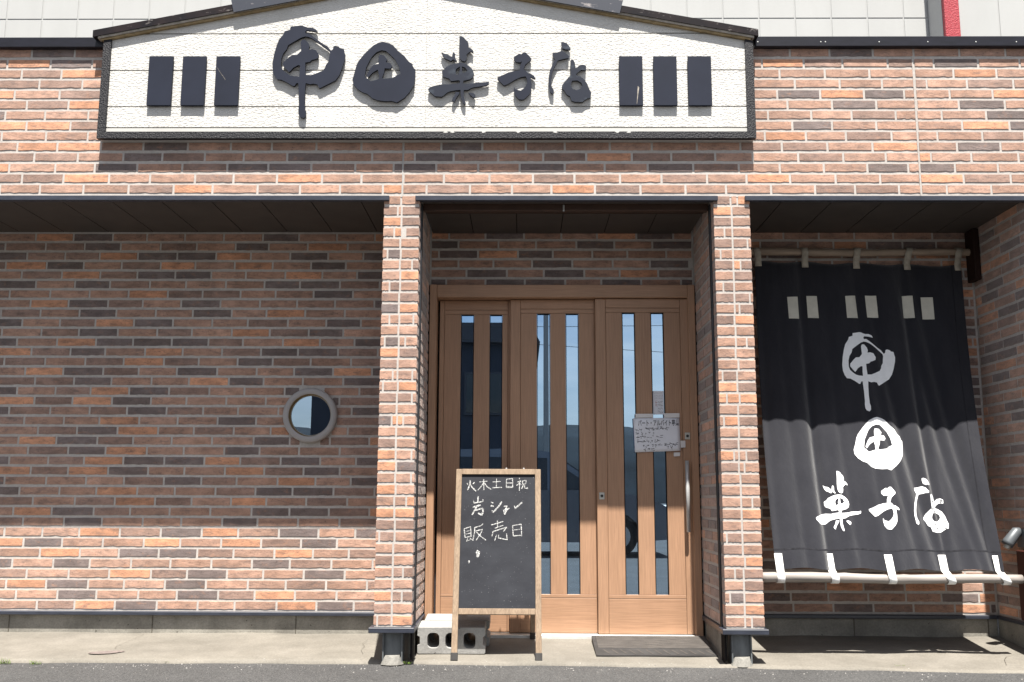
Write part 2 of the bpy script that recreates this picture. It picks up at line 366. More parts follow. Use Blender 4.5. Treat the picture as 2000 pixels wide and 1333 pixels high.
def strip_on_apron(name, pts, wd, m, parent, lift=.003):
    b = bm_(); P = [on_apron(*p) for p in pts]; prev = None
    for i, p in enumerate(P):
        d = (P[min(i+1, len(P)-1)]-P[max(i-1, 0)]); n = Vector((-d.y, d.x, 0)).normalized()*wd*(.5+rng.random()*.5)
        cur = [b.verts.new((q.x, q.y, apz(q.y)+.0045+lift)) for q in (p-n, p+n)]
        if prev: b.faces.new((prev[0], cur[0], cur[1], prev[1]))
        prev = cur
    return obj(name, b, m, parent)
M_CRACK = mat('dark_crack', (.10,.09,.075), .9, .1)
strip_on_apron('crack', [(281,1241),(262,1250),(243,1258),(228,1264),(224,1270)], .0015, M_CRACK, apron)
strip_on_apron('crack', [(718,1252),(708,1259),(712,1265),(705,1272),(709,1280)], .0015, M_CRACK, apron)
strip_on_apron('crack', [(1998,1279),(1980,1281),(1966,1285),(1962,1291),(1966,1302)], .0014, M_CRACK, apron)
P = on_apron(207, 1277.5); b = bm_()
vs_ = [b.verts.new((P.x+.095*math.cos(a)*(1+.12*math.sin(3*a)), P.y+.035*math.sin(a)+.02*math.cos(a), 0)) for a in [2*math.pi*k/20 for k in range(20)]]
for v in vs_: v.co.z = apz(v.co.y)+.009
b.faces.new(vs_); obj('scuffed_patch', b, M_GROUND2, apron)

# ------------------------------------------------------------------ the shop building
shop = thing('shop_building', 'single storey shop front clad in mixed brown and orange brick tiles', 'building', (0, 0, 0))
Z0, PITCHZ, JOINT, PROUD = .207, .0650, .0116, .0032
BH = PITCHZ - JOINT
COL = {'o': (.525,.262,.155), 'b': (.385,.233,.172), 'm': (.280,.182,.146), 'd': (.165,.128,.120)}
def tint(c):
    base = COL[c]; k = rng.uniform(.86, 1.16); r = rng.uniform(-.02, .02)
    return (base[0]*k*(1+r), base[1]*k, base[2]*k*(1-r))
BL = .24
def brick_mesh(i):
    r = random.Random(100+i); b = bm_(); hl, hh = BL/2, BH/2
    top = [(-hl+BL*k/4, hh - (r.uniform(0, .0022) if 0 < k < 4 else .0015)) for k in range(5)]
    bot = [(hl-BL*k/8, -hh + (r.choice((0, 0, 0, .0006, .0014, .003)) if 0 < k < 8 else .001)) for k in range(9)]
    out = top + bot; n = len(out)
    back = [b.verts.new((x, .003, z)) for x, z in out]
    fr = []
    for x, z in out:
        fx = x - math.copysign(.0025, x) if abs(abs(x)-hl) < .001 else x
        fz = z + (.0022 if z < 0 else -.0030) + (r.uniform(-.0006, .0016) if z < 0 else 0)
        fr.append(b.verts.new((fx, -PROUD + r.uniform(-.0006, .0006), fz)))
    b.faces.new(fr[::-1])
    for k in range(n): b.faces.new((back[k], fr[k], fr[(k+1) % n], back[(k+1) % n])[::-1])
    bmesh.ops.recalc_face_normals(b, faces=b.faces)
    me = bpy.data.meshes.new('brick'); b.to_mesh(me); b.free(); me.materials.append(M_BRICK); return me
BRICKS = [brick_mesh(i) for i in range(12)]
GRID_L, GRID_P, GRID_U = (.2057, .0646), (.2060, .0654), (2.694-38*.06615, .06615)
def lay(parent, specs, limit=300, grid=None):
    """specs: (along0, along1, row, colour, plane) -> bricks under their wall; plane = ('-y',Y) | ('+x',X) | ('-x',X)"""
    items = []
    for a0, a1, k, c, pl in specs:
        L = a1-a0-.0100
        if L < .012: continue
        z = (grid or (Z0, PITCHZ))[0] + (grid or (Z0, PITCHZ))[1]*(k+.5); mid = (a0+a1)/2
        if pl[0] == '-y': loc, rz = (mid, pl[1], z), 0.0
        elif pl[0] == '+x': loc, rz = (pl[1], mid, z), math.pi/2
        else: loc, rz = (pl[1], mid, z), -math.pi/2
        M = Matrix.Translation(loc) @ Matrix.Rotation(rz, 4, 'Z') @ Matrix.Diagonal((L/BL, 1, 1, 1))
        pa, pb = [proj(M @ Vector((s*BL/2, 0, s*BH/2))) for s in (-1, 1)]
        cx0, cx1 = max(0, min(pa[0], pb[0])), min(2000, max(pa[0], pb[0])); cy0, cy1 = max(0, min(pa[1], pb[1])), min(1333, max(pa[1], pb[1]))
        ar = max(0, cx1-cx0)*max(0, cy1-cy0)
        items.append((ar, M, tint(c), rng.randrange(12)))
    items.sort(key=lambda t: -t[0])
    rest = []
    for n, (ar, M, t, v) in enumerate(items):
        if n < limit and ar > 25:
            o = bpy.data.objects.new('brick', BRICKS[v]); C.objects.link(o); o.parent = parent; o.matrix_local = M; o.color = (*t, 1)
        else: rest.append((M, t, v))
    if rest:
        V, Fc, T = [], [], []
        for M, t, v in rest:
            me = BRICKS[v]; n0 = len(V); V += [M @ q.co for q in me.vertices]
            for p in me.polygons: Fc.append([n0+i for i in p.vertices]); T.append((t, len(p.vertices)))
        me = bpy.data.meshes.new('brick_courses'); me.from_pydata(V, [], Fc)
        ca = me.color_attributes.new('tint', 'FLOAT_COLOR', 'CORNER'); i = 0
        for t, n in T:
            for _ in range(n): ca.data[i].color = (*t, 1); i += 1
        me.materials.append(M_BRICK_J)
        tag(obj('brick_courses', me, None, parent), kind='stuff')
def gen_row(a0, a1, seed, off=None):
    r = random.Random(seed); x = a0 - (r.random()*.25 if off is None else off); out = []
    while x < a1:
        L = r.choice((.235, .25, .258, .222)); s0, s1 = max(a0, x), min(a1, x+L)
        if s1-s0 > .02: out.append((s0, s1, r.choice('oobbbbbmmmdd')))
        x += L
    return out

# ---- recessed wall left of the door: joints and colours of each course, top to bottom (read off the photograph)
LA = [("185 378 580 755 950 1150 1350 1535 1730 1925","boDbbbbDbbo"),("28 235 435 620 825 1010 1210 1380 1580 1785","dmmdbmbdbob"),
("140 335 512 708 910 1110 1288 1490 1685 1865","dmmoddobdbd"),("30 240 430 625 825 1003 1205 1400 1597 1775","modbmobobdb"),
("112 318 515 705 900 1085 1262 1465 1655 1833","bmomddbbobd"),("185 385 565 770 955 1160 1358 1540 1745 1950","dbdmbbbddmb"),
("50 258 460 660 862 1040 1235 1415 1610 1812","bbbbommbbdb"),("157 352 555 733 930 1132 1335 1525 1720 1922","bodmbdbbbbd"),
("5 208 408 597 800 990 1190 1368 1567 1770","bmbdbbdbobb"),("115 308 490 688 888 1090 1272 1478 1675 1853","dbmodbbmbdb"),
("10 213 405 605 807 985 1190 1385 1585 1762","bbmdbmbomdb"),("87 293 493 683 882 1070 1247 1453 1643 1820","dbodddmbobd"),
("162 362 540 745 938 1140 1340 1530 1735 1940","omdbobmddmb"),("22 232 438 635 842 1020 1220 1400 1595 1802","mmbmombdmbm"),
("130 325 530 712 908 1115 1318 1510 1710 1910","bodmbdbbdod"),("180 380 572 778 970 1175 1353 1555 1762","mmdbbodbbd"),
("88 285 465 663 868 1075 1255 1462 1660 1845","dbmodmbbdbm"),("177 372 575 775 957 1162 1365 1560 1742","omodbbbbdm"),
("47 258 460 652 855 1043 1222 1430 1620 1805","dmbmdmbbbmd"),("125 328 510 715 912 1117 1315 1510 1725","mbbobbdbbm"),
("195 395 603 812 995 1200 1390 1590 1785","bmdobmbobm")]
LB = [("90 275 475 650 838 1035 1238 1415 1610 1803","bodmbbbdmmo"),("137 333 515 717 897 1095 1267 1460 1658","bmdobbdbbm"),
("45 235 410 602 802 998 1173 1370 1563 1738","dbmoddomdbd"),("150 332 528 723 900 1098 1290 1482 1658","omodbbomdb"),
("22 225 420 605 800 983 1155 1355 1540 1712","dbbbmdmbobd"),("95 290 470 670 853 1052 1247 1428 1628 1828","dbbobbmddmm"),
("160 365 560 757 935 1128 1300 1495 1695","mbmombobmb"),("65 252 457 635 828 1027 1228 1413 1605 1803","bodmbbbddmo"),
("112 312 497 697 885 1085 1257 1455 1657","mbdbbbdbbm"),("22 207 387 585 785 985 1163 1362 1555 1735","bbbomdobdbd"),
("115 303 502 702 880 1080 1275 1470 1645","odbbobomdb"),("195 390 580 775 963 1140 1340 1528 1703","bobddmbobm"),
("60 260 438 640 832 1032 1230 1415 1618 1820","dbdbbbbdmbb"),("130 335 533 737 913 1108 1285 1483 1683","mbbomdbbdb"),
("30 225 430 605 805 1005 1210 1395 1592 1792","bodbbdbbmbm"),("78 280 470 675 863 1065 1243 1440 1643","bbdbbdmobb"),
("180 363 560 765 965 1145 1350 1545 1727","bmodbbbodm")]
WXC, WZC, WRO, WRI = -1.371, 1.437, .176, .128      # porthole
specs = []
k = 37
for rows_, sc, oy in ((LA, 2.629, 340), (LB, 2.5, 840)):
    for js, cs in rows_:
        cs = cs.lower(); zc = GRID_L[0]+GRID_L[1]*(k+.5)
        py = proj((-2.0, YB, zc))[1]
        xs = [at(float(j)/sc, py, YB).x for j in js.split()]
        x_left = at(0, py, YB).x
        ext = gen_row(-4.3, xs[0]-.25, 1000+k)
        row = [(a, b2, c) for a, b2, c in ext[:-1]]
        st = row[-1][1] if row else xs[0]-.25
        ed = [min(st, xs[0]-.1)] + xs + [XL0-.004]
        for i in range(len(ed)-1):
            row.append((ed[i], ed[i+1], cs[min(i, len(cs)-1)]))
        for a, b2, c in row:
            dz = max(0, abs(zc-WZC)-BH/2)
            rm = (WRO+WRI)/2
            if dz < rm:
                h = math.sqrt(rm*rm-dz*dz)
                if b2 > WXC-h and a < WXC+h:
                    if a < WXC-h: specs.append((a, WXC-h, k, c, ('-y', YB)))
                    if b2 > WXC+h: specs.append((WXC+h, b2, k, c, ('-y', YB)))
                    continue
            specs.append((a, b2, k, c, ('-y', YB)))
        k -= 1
# backing with the round opening
b = bm_()
S = .2; zt, zb = 2.70, Z0-.012
for x0, x1, z0, z1 in ((-4.3, WXC-S, zb, zt), (WXC+S, XL0, zb, zt), (WXC-S, WXC+S, zb, WZC-S), (WXC-S, WXC+S, WZC+S, zt)):
    quad(b, ((x0, YB, z0), (x1, YB, z0), (x1, YB, z1), (x0, YB, z1)))
nseg = 48
def sqp(a):
    c, s = math.cos(a), math.sin(a); m = max(abs(c), abs(s)); return (WXC+S*c/m, YB, WZC+S*s/m)
for i in range(nseg):
    a0, a1 = 2*math.pi*i/nseg, 2*math.pi*(i+1)/nseg
    ci = [(WXC+WRI*math.cos(a), YB, WZC+WRI*math.sin(a)) for a in (a0, a1)]
    quad(b, (ci[0], sqp(a0), sqp(a1), ci[1]))
lw = obj('recessed_wall', b, M_MORTAR, shop); tag(lw, 'shaded recessed brick wall with the porthole')
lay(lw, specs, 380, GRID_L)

# ---- upper wall across the whole front
UL = ["178 417|bdm","42 283 515|bodb","122 343|bmo","220 460|mmb","82 332|obm","150 382|bmo","30 252 493|dbbb","148 393|oom","10 257 490|bbbb"]
UR = ["475 733 1015 1280 1578 1878|mbdbbbb","293 565 817 1112 1280 1410 1700|bombmbdb","408 703 993 1285 1540 1820|bbbbbob","508 800 1075 1290 1365 1628 1930|bbbbmbmb",
"393 673 958 1220 1293 1515 1795|bdodbbbo","460 750 1038 1300 1575 1875|bbdbbdb","333 615 877 1165 1300 1463 1753|bbbmbbbd","492 750 1038 1305 1597 1905|bdbbbod","312 580 840 1138 1308 1435 1728|bobmbbbm"]
UF = {42: ("34 112 197 280 367 451 531 618 706 788 862 942 1027 1103 1191 1273 1361 1446 1527 1616 1704 1793 1869 1954","boobdbbbbbbdbmbbbbmmbobdb"),
41: ("67 152 241 317 400 476 561 647 727 788 810 886 973 1061 1145 1234 1311 1397 1470 1559 1647 1730 1795 1818 1897 1989","mmbdmbbdbbbdmbmommbbmbbobbb"),
40: ("18 108 185 268 356 444 524 608 694 769 787 852 934 1015 1103 1181 1265 1354 1443 1523 1609 1694 1774 1796 1865 1949","obbdbmddmbddbbdbbdmbbbdbdbb"),
39: ("43 124 213 293 381 456 541 629 706 788 867 956 1041 1122 1211 1292 1381 1458 1543 1632 1719 1797 1882 1974","mmobbmbobbbbbmbbmbobbbomb"),
38: ("0 78 163 251 339 415 503 586 664 748 786 833 918 1000 1077 1162 1251 1339 1418 1506 1592 1670 1756 1799 1849 1936","bbbbmobmbbobmbbombbbbmmbbbb")}
SGL, SGR = -2.534, 1.383        # sign's outer edges
specs = []
XE0, XE1 = -3.7, 3.9
for i in range(9):
    k = 51-i; zc = GRID_U[0]+GRID_U[1]*(k+.5)
    js, cs = UL[i].split('|'); py = proj((-2.7, 0, zc))[1]
    xs = [at(float(j)/2.854, py, 0).x for j in js.split()]
    ed = [xs[0]-.25] + xs + [SGL+.03]
    specs += [(a, b2, k, c, ('-y', 0)) for a, b2, c in gen_row(XE0, ed[0], 300+k)]
    specs += [(ed[n], ed[n+1], k, cs[n], ('-y', 0)) for n in range(len(ed)-1)]
    js, cs = UR[i].split('|'); py = proj((2.1, 0, zc))[1]
    xs = [at(1400+float(j)/3.333, py, 0).x for j in js.split()]
    ed = [SGR-.03] + xs + [xs[-1]+.25]
    specs += [(ed[n], ed[n+1], k, cs[n], ('-y', 0)) for n in range(len(ed)-1)]
    specs += [(a, b2, k, c, ('-y', 0)) for a, b2, c in gen_row(ed[-1], XE1, 400+k)]
for k, (js, cs) in UF.items():
    zc = GRID_U[0]+GRID_U[1]*(k+.5); py = proj((0, 0, zc))[1]
    xs = [at(float(j), py+(float(j)-1000)*-.001, 0).x for j in js.split()]
    ed = [xs[0]-.25] + xs + [xs[-1]+.25]
    specs += [(a, b2, k, c, ('-y', 0)) for a, b2, c in gen_row(XE0, ed[0], 300+k)]
    specs += [(ed[n], ed[n+1], k, cs[min(n, len(cs)-1)], ('-y', 0)) for n in range(len(ed)-1)]
    specs += [(a, b2, k, c, ('-y', 0)) for a, b2, c in gen_row(ed[-1], XE1, 400+k)]
ZH = Z0 + 38*PITCHZ             # underside of the upper wall (2.677)
ZT = 3.622
uw = bx('upper_wall', XE0, XE1, 0, .20, ZH-.004, ZT, M_MORTAR, shop)
lay(uw, specs, 320, GRID_U)
# vertical panel joints (sealed) in the upper wall
bj = bm_(); xj = at(1790, 250, 0).x
box(bj, xj-.0035, xj+.0035, -.0040, -.001, ZH, ZT-.06); obj('panel_joint', bj, M_MORTAR, uw)
bj = bm_(); xj = at(787, 320, 0).x
box(bj, xj-.002, xj+.002, -.0040, -.001, ZH, 3.0); obj('panel_joint', bj, M_GROOVE, uw)

# ---- pillars
PL = [".48 bb",".39 .5 mbm",".5 om",".3 .52 .62 boom",".48 bb",".12 .5 bdb",".48 .83 bbm",".5 bo",".2 .5 bmb",".48 mm",".48 do",".22 .5 .9 bbbb",".48 bb",".1 .5 .68 bdbb",
".5 om",".48 mb",".35 .48 .9 bbbb",".08 .5 bbo",".48 .9 mmb",".48 bb",".35 .5 .67 doob",".48 bb",".48 mb",".48 .92 obb",".5 od",".48 .92 bbb",".5 ob",".47 .8 bbo",
".48 oo",".5 mm",".08 .5 bmb",".47 bb",".47 mb",".47 .75 bmm",".47 bb",".46 .73 omm",".47 mb",".08 .47 bbo"]
PR = [".48 .67 mbo",".5 ob",".5 mb",".28 .5 bbb",".5 .92 mmb",".15 .5 bbb",".5 .7 mom",".5 bm",".2 .5 bmb",".5 .93 mmb",".5 .63 bbm",".48 mo",".5 bb",".5 .8 bbb",
".48 bb",".55 bb",".1 .5 bmb",".5 om",".2 .55 ooo",".5 bb",".1 .5 bom",".5 bb",".48 mb",".35 .48 .68 obbm",".47 .62 mbb",".5 bb",".5 bb",".5 .8 bbb",
".5 bo",".5 bb",".08 .5 bmb",".5 mb",".55 bo",".27 .5 bmm",".5 bm",".12 .5 bdb",".5 bo",".5 .68 bbm"]
def pillar(x0, x1, data, label):
    p = bx('brick_pillar', x0, x1, 0, YB-.001, Z0-.004, ZH, M_MORTAR, shop); tag(p, label)
    specs = []
    for i, s in enumerate(data):
        t = s.split(); cs = t[-1]; ed = [0]+[float(v) for v in t[:-1]]+[1]; k = 37-i
        for n in range(len(ed)-1):
            a, b2 = x0+(x1-x0)*ed[n], x0+(x1-x0)*ed[n+1]
            if n == 0: a -= .0085
            if n == len(ed)-2: b2 += .0085
            specs.append((a, b2, k, cs[n], ('-y', 0)))
    lay(p, specs, 300, GRID_P); return p
pl = pillar(XL0, XL1, PL, 'left brick pillar of the entrance')
pr = pillar(XR0, XR1, PR, 'right brick pillar of the entrance')
def side_rows(pl_, y0, y1, seed, kk=38, cut=()):
    out = []
    for k in range(kk):
        r = random.Random(seed*100+k)
        for a, b2, c in gen_row(y0, y1, seed*100+k):
            parts = [(a, b2)]
            for q0, q1 in cut:
                parts = [s for (u, v) in parts for s in ((u, min(v, q0)), (max(u, q1), v)) if s[1]-s[0] > .015]
            out += [(u, v, k, c, pl_) for u, v in parts]
    return out
for nm, pl_, par, seed, lim in (('l', ('+x', XL1), pl, 5, 200), ('r', ('-x', XR0), pr, 6, 200)):
    lay(par, side_rows(pl_, .002, YB-.05, seed, cut=((.085, .125),)), lim, GRID_P)
lay(pl, side_rows(('-x', XL0), .002, YB, 7), 0)
lay(pr, side_rows(('+x', XR1), .002, YB, 8), 0)
# shutter guide rails in the entrance sides
for x0, x1 in ((XL1, XL1+.012), (XR0-.012, XR0)):
    o = bx('shutter_rail', x0, x1, .088, .122, Z0-.03, 2.66, M_RAIL, shop, .002)
    xi = (x1+.0006 if x0 == XL1 else x0-.0006)
    bx('slot', min(xi, xi), max(xi, xi)+.0006, .098, .112, Z0-.03, 2.655, M_BLACK, o)
# pillar base flashing, posts, feet
for x0, x1, sgn in ((XL0, XL1, 1), (XR0, XR1, -1)):
    ib = x1 if sgn > 0 else x0
    bx('base_flashing', x0-.028, x1+.020, -.030, .085, Z0-.034, Z0-.0055, M_FLASH, shop, .003)
    bx('side_flashing', min(ib, ib+sgn*.016), max(ib, ib+sgn*.016), .13, .66, Z0-.036, Z0-.006, M_FLASH, shop, .002)
    bx('side_foundation', min(ib-sgn*.03, ib-sgn*.004), max(ib-sgn*.03, ib-sgn*.004), .15, .74, .0, Z0-.037, M_FOUND, shop)
    xc = (x0+x1)/2 - (0 if sgn > 0 else .02)
    post = bm_()
    box(post, xc-.048, xc+.048, .030, .037, .008, Z0-.035); box(post, xc-.048, xc+.048, .093, .100, .012, Z0-.035); box(post, xc-.004, xc+.004, .0371, .0929, .01, Z0-.035)
    box(post, xc-.056, xc-.0485, .012, .110, .012, Z0-.035); box(post, xc+.0485, xc+.056, .012, .110, .012, Z0-.035)
    o = obj('steel_post', post, M_GALV, shop)
    bx('dark_cheek', *( (ib-.006, ib+.004) if sgn > 0 else (ib-.006, ib+.004)), .030, .130, .012, Z0-.035, M_BLACK, shop)
    fb = bm_(); n = 12
    lo = [fb.verts.new((xc+.058*math.cos(2*math.pi*i/n)*(1.1+.1*math.sin(i*2.1)), .02+.05*math.sin(2*math.pi*i/n), .002)) for i in range(n)]
    hi = [fb.verts.new((xc+.042*math.cos(2*math.pi*i/n)*(1+.12*math.sin(i*1.3)), .026+.032*math.sin(2*math.pi*i/n), .045+.008*math.sin(i*1.9))) for i in range(n)]
    for i in range(n): fb.faces.new((lo[i], lo[(i+1) % n], hi[(i+1) % n], hi[i]))
    fb.faces.new(hi); obj('mortar_foot', fb, M_FOOT, o)

# ---- right recess: back wall and side wall
rw = bx('back_wall', XR1, XRW, YB, YB+.1, Z0-.01, 2.70, M_MORTAR, shop)
specs = []
for k in range(38): specs += [(a, b2, k, c, ('-y', YB)) for a, b2, c in gen_row(XR1+.004, XRW-.008, 2000+k)]
lay(rw, specs, 170)
sw = bx('side_wall', XRW, XRW+.3, .0, YB+.1, Z0-.01, 2.70, M_MORTAR, shop)
specs = []
for k in range(38): specs += [(a, b2, k, c, ('-x', XRW)) for a, b2, c in gen_row(.002, YB-.008, 2100+k)]
lay(sw, specs, 110)
# front face of the end wall (outside the frame)
specs = []
for k in range(38): specs += [(a, b2, k, c, ('-y', 0)) for a, b2, c in gen_row(XRW-.005, 3.9, 2200+k)]
ew = bx('end_wall', XRW+.001, 3.9, .001, .19, Z0-.01, ZH-.005, M_MORTAR, shop); lay(ew, specs, 0)
# ---- wall over the door
DW = ["403 585 778 965 1143 1340 1525|obdbbodb","450 650 838 1040 1230 1420 1620|dbbbdbdb","352 548 748 922 1120 1295 1490|bdodbbbb","450 625 818 1020 1222 1408 1605|bbbdbbdb","490 692 877 1080 1257 1450|bdbdbom","388 585 782 985 1165 1365 1565|dbddbdbd"]
dw = bx('door_wall', XL1, XR0, YB, YB+.1, 2.285, 2.70, M_MORTAR, shop)
specs = []
for i, s in enumerate(DW):
    js, cs = s.split('|'); k = 37-i; py = proj((.2, YB, Z0+PITCHZ*(k+.5)))[1]
    ed = [XL1+.004]+[at(720+float(j)/2.564, py, YB).x for j in js.split()]+[XR0-.004]
    specs += [(ed[n], ed[n+1], k, cs[min(n, len(cs)-1)], ('-y', YB)) for n in range(len(ed)-1)]
lay(dw, specs, 300)

# ---- header flashings, soffits
for x0, x1 in ((XE0, XL0+.030), (XL1-.022, XR0+.022), (XR1-.026, XE1)):
    bx('header_flashing', x0, x1, -.022, .020, 2.650, 2.6805, M_FLASH, shop, .003)
def soffit(name, x0, x1, first, pitch, y0=.022, y1=YB-.008, z=2.662):
    base = bx(name, x0, x1, y0, y1, z+.006, z+.02, M_BLACK, shop)
    xs = [x0]; x = first
    while x < x1-.02:
        if x > x0+.02: xs.append(x)
        x += pitch
    xs.append(x1)
    for a, b2 in zip(xs, xs[1:]): bx('soffit_panel', a+.0025, b2-.0025, y0+.001, y1-.001, z, z+.0055, M_SOFFIT, base, .001)
f0 = at(508, 392, .02).x; pitch = (at(703, 392, .02).x - at(19, 392, .02).x)/7
soffit('soffit', -4.3, XL0-.012, f0-12*pitch, pitch)
fr0 = at(1380+480/3.226, 340+170/3.226, .02).x
soffit('soffit', XR1+.012, XRW-.010, fr0-2*pitch, pitch)
# entrance ceiling: front strip, shutter slot with its bottom bar, rear panels
soffit('ceiling_strip', XL1+.014, XR0-.014, XL1+.2, .29, .022, .088)
sb = bx('shutter_bottom_bar', XL1+.013, XR0-.013, .104, .150, 2.625, 2.672, M_BROWNMETAL, shop, .003)
bx('pull_tab', .245, .255, .100, .1035, 2.62, 2.66, M_STEEL, sb)
bx('shutter_slot', XL1+.013, XR0-.013, .0885, .26, 2.70, 2.72, M_BLACK, shop)
bx('slot_face', XL1+.013, XR0-.013, .262, .270, 2.655, 2.70, M_BROWNMETAL, shop)
soffit('ceiling', XL1+.014, XR0-.014, at(918, 440, .3).x, .29, .272, YB-.008, 2.655)
for i in range(8):
    xx = XL1+.1+i*.21
    bx('screw', xx, xx+.006, .2605, .2615, 2.66, 2.665, M_STEEL, shop)

# ---- foundations and base flashing of the recessed walls
for x0, x1 in ((-4.3, XL0-.012), (XR1+.012, XRW-.01)):
    bx('base_flashing', x0, x1, YB-.040, YB+.02, Z0-.028, Z0-.0055, M_FLASH, shop, .003)
    f = bx('foundation', x0, x1, YB-.004, YB+.05, .0, Z0-.0285, M_FOUND, shop)
    for xx in ([at(18, 1220, YB).x, at(298, 1220, YB).x, at(578, 1220, YB).x] if x0 < -2 else [at(1668, 1228, YB).x, at(1930, 1228, YB).x]):
        bx('form_joint', xx-.003, xx+.003, YB-.0062, YB-.0045, .03, Z0-.030, M_CRACK, f)
bx('base_flashing', XRW-.020, XRW+.02, .0, YB-.024, Z0-.028, Z0-.0055, M_FLASH, shop, .003)
bx('foundation', XRW-.003, XRW+.05, .0, YB-.005, .0, Z0-.0285, M_FOUND, shop)

# ---- parapet cap and roof deck behind it
ZCB = at(1700, 96, -.03).z
cap = bm_(); box(cap, XE0, SGL-.015, -.040, .25, ZT-.012, ZT+.052, .003); obj('parapet_cap', cap, M_CAP, shop)
cap = bm_(); box(cap, SGR+.022, XE1, -.040, .25, ZT-.012, ZT+.052, .003); pc = obj('parapet_cap', cap, M_CAP, shop)
for px in (1480, 1603, 1612, 1717, 1812, 1906, 1985):
    q = at(px, 82, -.041); bx('rivet', q.x-.003, q.x+.003, -.0425, -.0405, q.z-.003, q.z+.003, M_SILL, pc)
bx('roof_deck', XE0, XE1, .2005, 4.0, ZT-.1, ZT-.02, M_FARROOF, shop)

# ---- upper storey in white siding with square joints
def siding(Y, x0, x1, z0, z1, xjs, zjs, name):
    w_ = bx(name, x0, x1, Y, Y+.3, z0, z1, M_GROOVE, shop)
    xs = [x0]+[x for x in xjs if x0+.03 < x < x1-.03]+[x1]; zs = [z0]+zjs+[z1]
    for a, b2 in zip(xs, xs[1:]):
        for c, d in zip(zs, zs[1:]): bx('siding_panel', a+.005, b2-.005, Y-.0045, Y-.0005, c+.005, d-.005, M_WHITEWALL, w_, .002)
YU = 2.0
zj = at(1483, 37, YU).z; pu = .298
xa = at(1412, 50, YU).x; xend = at(1813, 40, YU).x
n0 = int((xa+4.5)/pu); xjs = [xa + pu*i for i in range(-n0, 8)]
siding(YU, -4.4, xend, zj-1.35, zj+.455*2, xjs, [zj-.60, zj-.30, zj, zj+.455], 'upper_storey_wall')
YU2 = 1.74
zj2 = at(1950, 34, YU2).z
xr0, xr1 = at(1842, 40, YU2).x, at(1871, 40, YU2).x
ret = bx('return_wall', xend+.001, xend+.25, YU2+.01, YU+.3, zj-1.35, zj+.9, M_WHITEWALL, shop)
rt = bm_(); box(rt, xr0, xr1, YU2-.035, YU2+.009, zj-1.35, zj+.9, .004); obj('red_corner_trim', rt, M_REDTRIM, shop)
siding(YU2, xr1+.002, 5.2, zj-1.35, zj+.9, [at(1951, 40, YU2).x, at(1951, 40, YU2).x+.33], [zj2-.6, zj2+.35], 'upper_storey_wing')

# ---- porthole window
ph = bm_()
def ringpts(r, y): return [ph.verts.new((WXC+r*math.cos(2*math.pi*i/nseg), y, WZC+r*math.sin(2*math.pi*i/nseg))) for i in range(nseg)]
prof = [(WRO, YB+.002), (WRO, YB-.030), (WRO-.006, YB-.038), (WRI+.016, YB-.038), (WRI+.010, YB-.034)]
rr = [ringpts(r, y) for r, y in prof]
for r0, r1 in zip(rr, rr[1:]):
    for i in range(nseg): ph.faces.new((r0[i], r0[(i+1) % nseg], r1[(i+1) % nseg], r1[i]))
win = smooth(obj('porthole_window', ph, M_RING, shop)); tag(win, 'round grey framed porthole')
ph = bm_(); rr = [ringpts(r, y) for r, y in ((WRI+.010, YB-.034), (WRI+.002, YB+.004), (WRI, YB+.08))]
for r0, r1 in zip(rr, rr[1:]):
    for i in range(nseg): ph.faces.new((r0[i], r0[(i+1) % nseg], r1[(i+1) % nseg], r1[i]))
smooth(obj('liner', ph, M_BRASS, win))
ph = bm_(); ph.faces.new(ringpts(WRI, YB+.005)[::-1]); bmesh.ops.recalc_face_normals(ph, faces=ph.faces); obj('pane', ph, M_GLASS2, win)
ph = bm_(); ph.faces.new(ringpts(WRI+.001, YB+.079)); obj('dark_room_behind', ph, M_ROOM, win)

# ---- door frame and three sliding leaves
YF = .655
zf0, zf1 = at(1000, 581, YF).z, at(1000, 556, YF).z
zs = apz(.68)+.004
fx0, fx1 = XL1+.010, XR0-.010
jw = .046
dframe = bx('door_frame', fx0, fx0+jw, YF, YF+.16, zs, zf1, M_DOOR, shop, .003)
bx('jamb', fx1-jw, fx1, YF, YF+.16, zs, zf1, M_DOOR, dframe, .003)
bx('head', fx0+jw+.001, fx1-jw-.001, YF+.002, YF+.16, zf0, zf1-.001, M_DOORH, dframe, .003)
bx('side_fill', fx0-.01, fx0-.0005, YF+.03, YF+.16, .0, zf1, M_BLACK, dframe)
bx('side_fill', fx1+.0005, fx1+.01, YF+.03, YF+.16, .0, zf1, M_BLACK, dframe)
bx('sill', fx0+jw-.02, fx1-jw+.02, YF-.015, YF+.17, .02, zs+.012, M_SILL, dframe, .002)
ZK0 = zs+.016
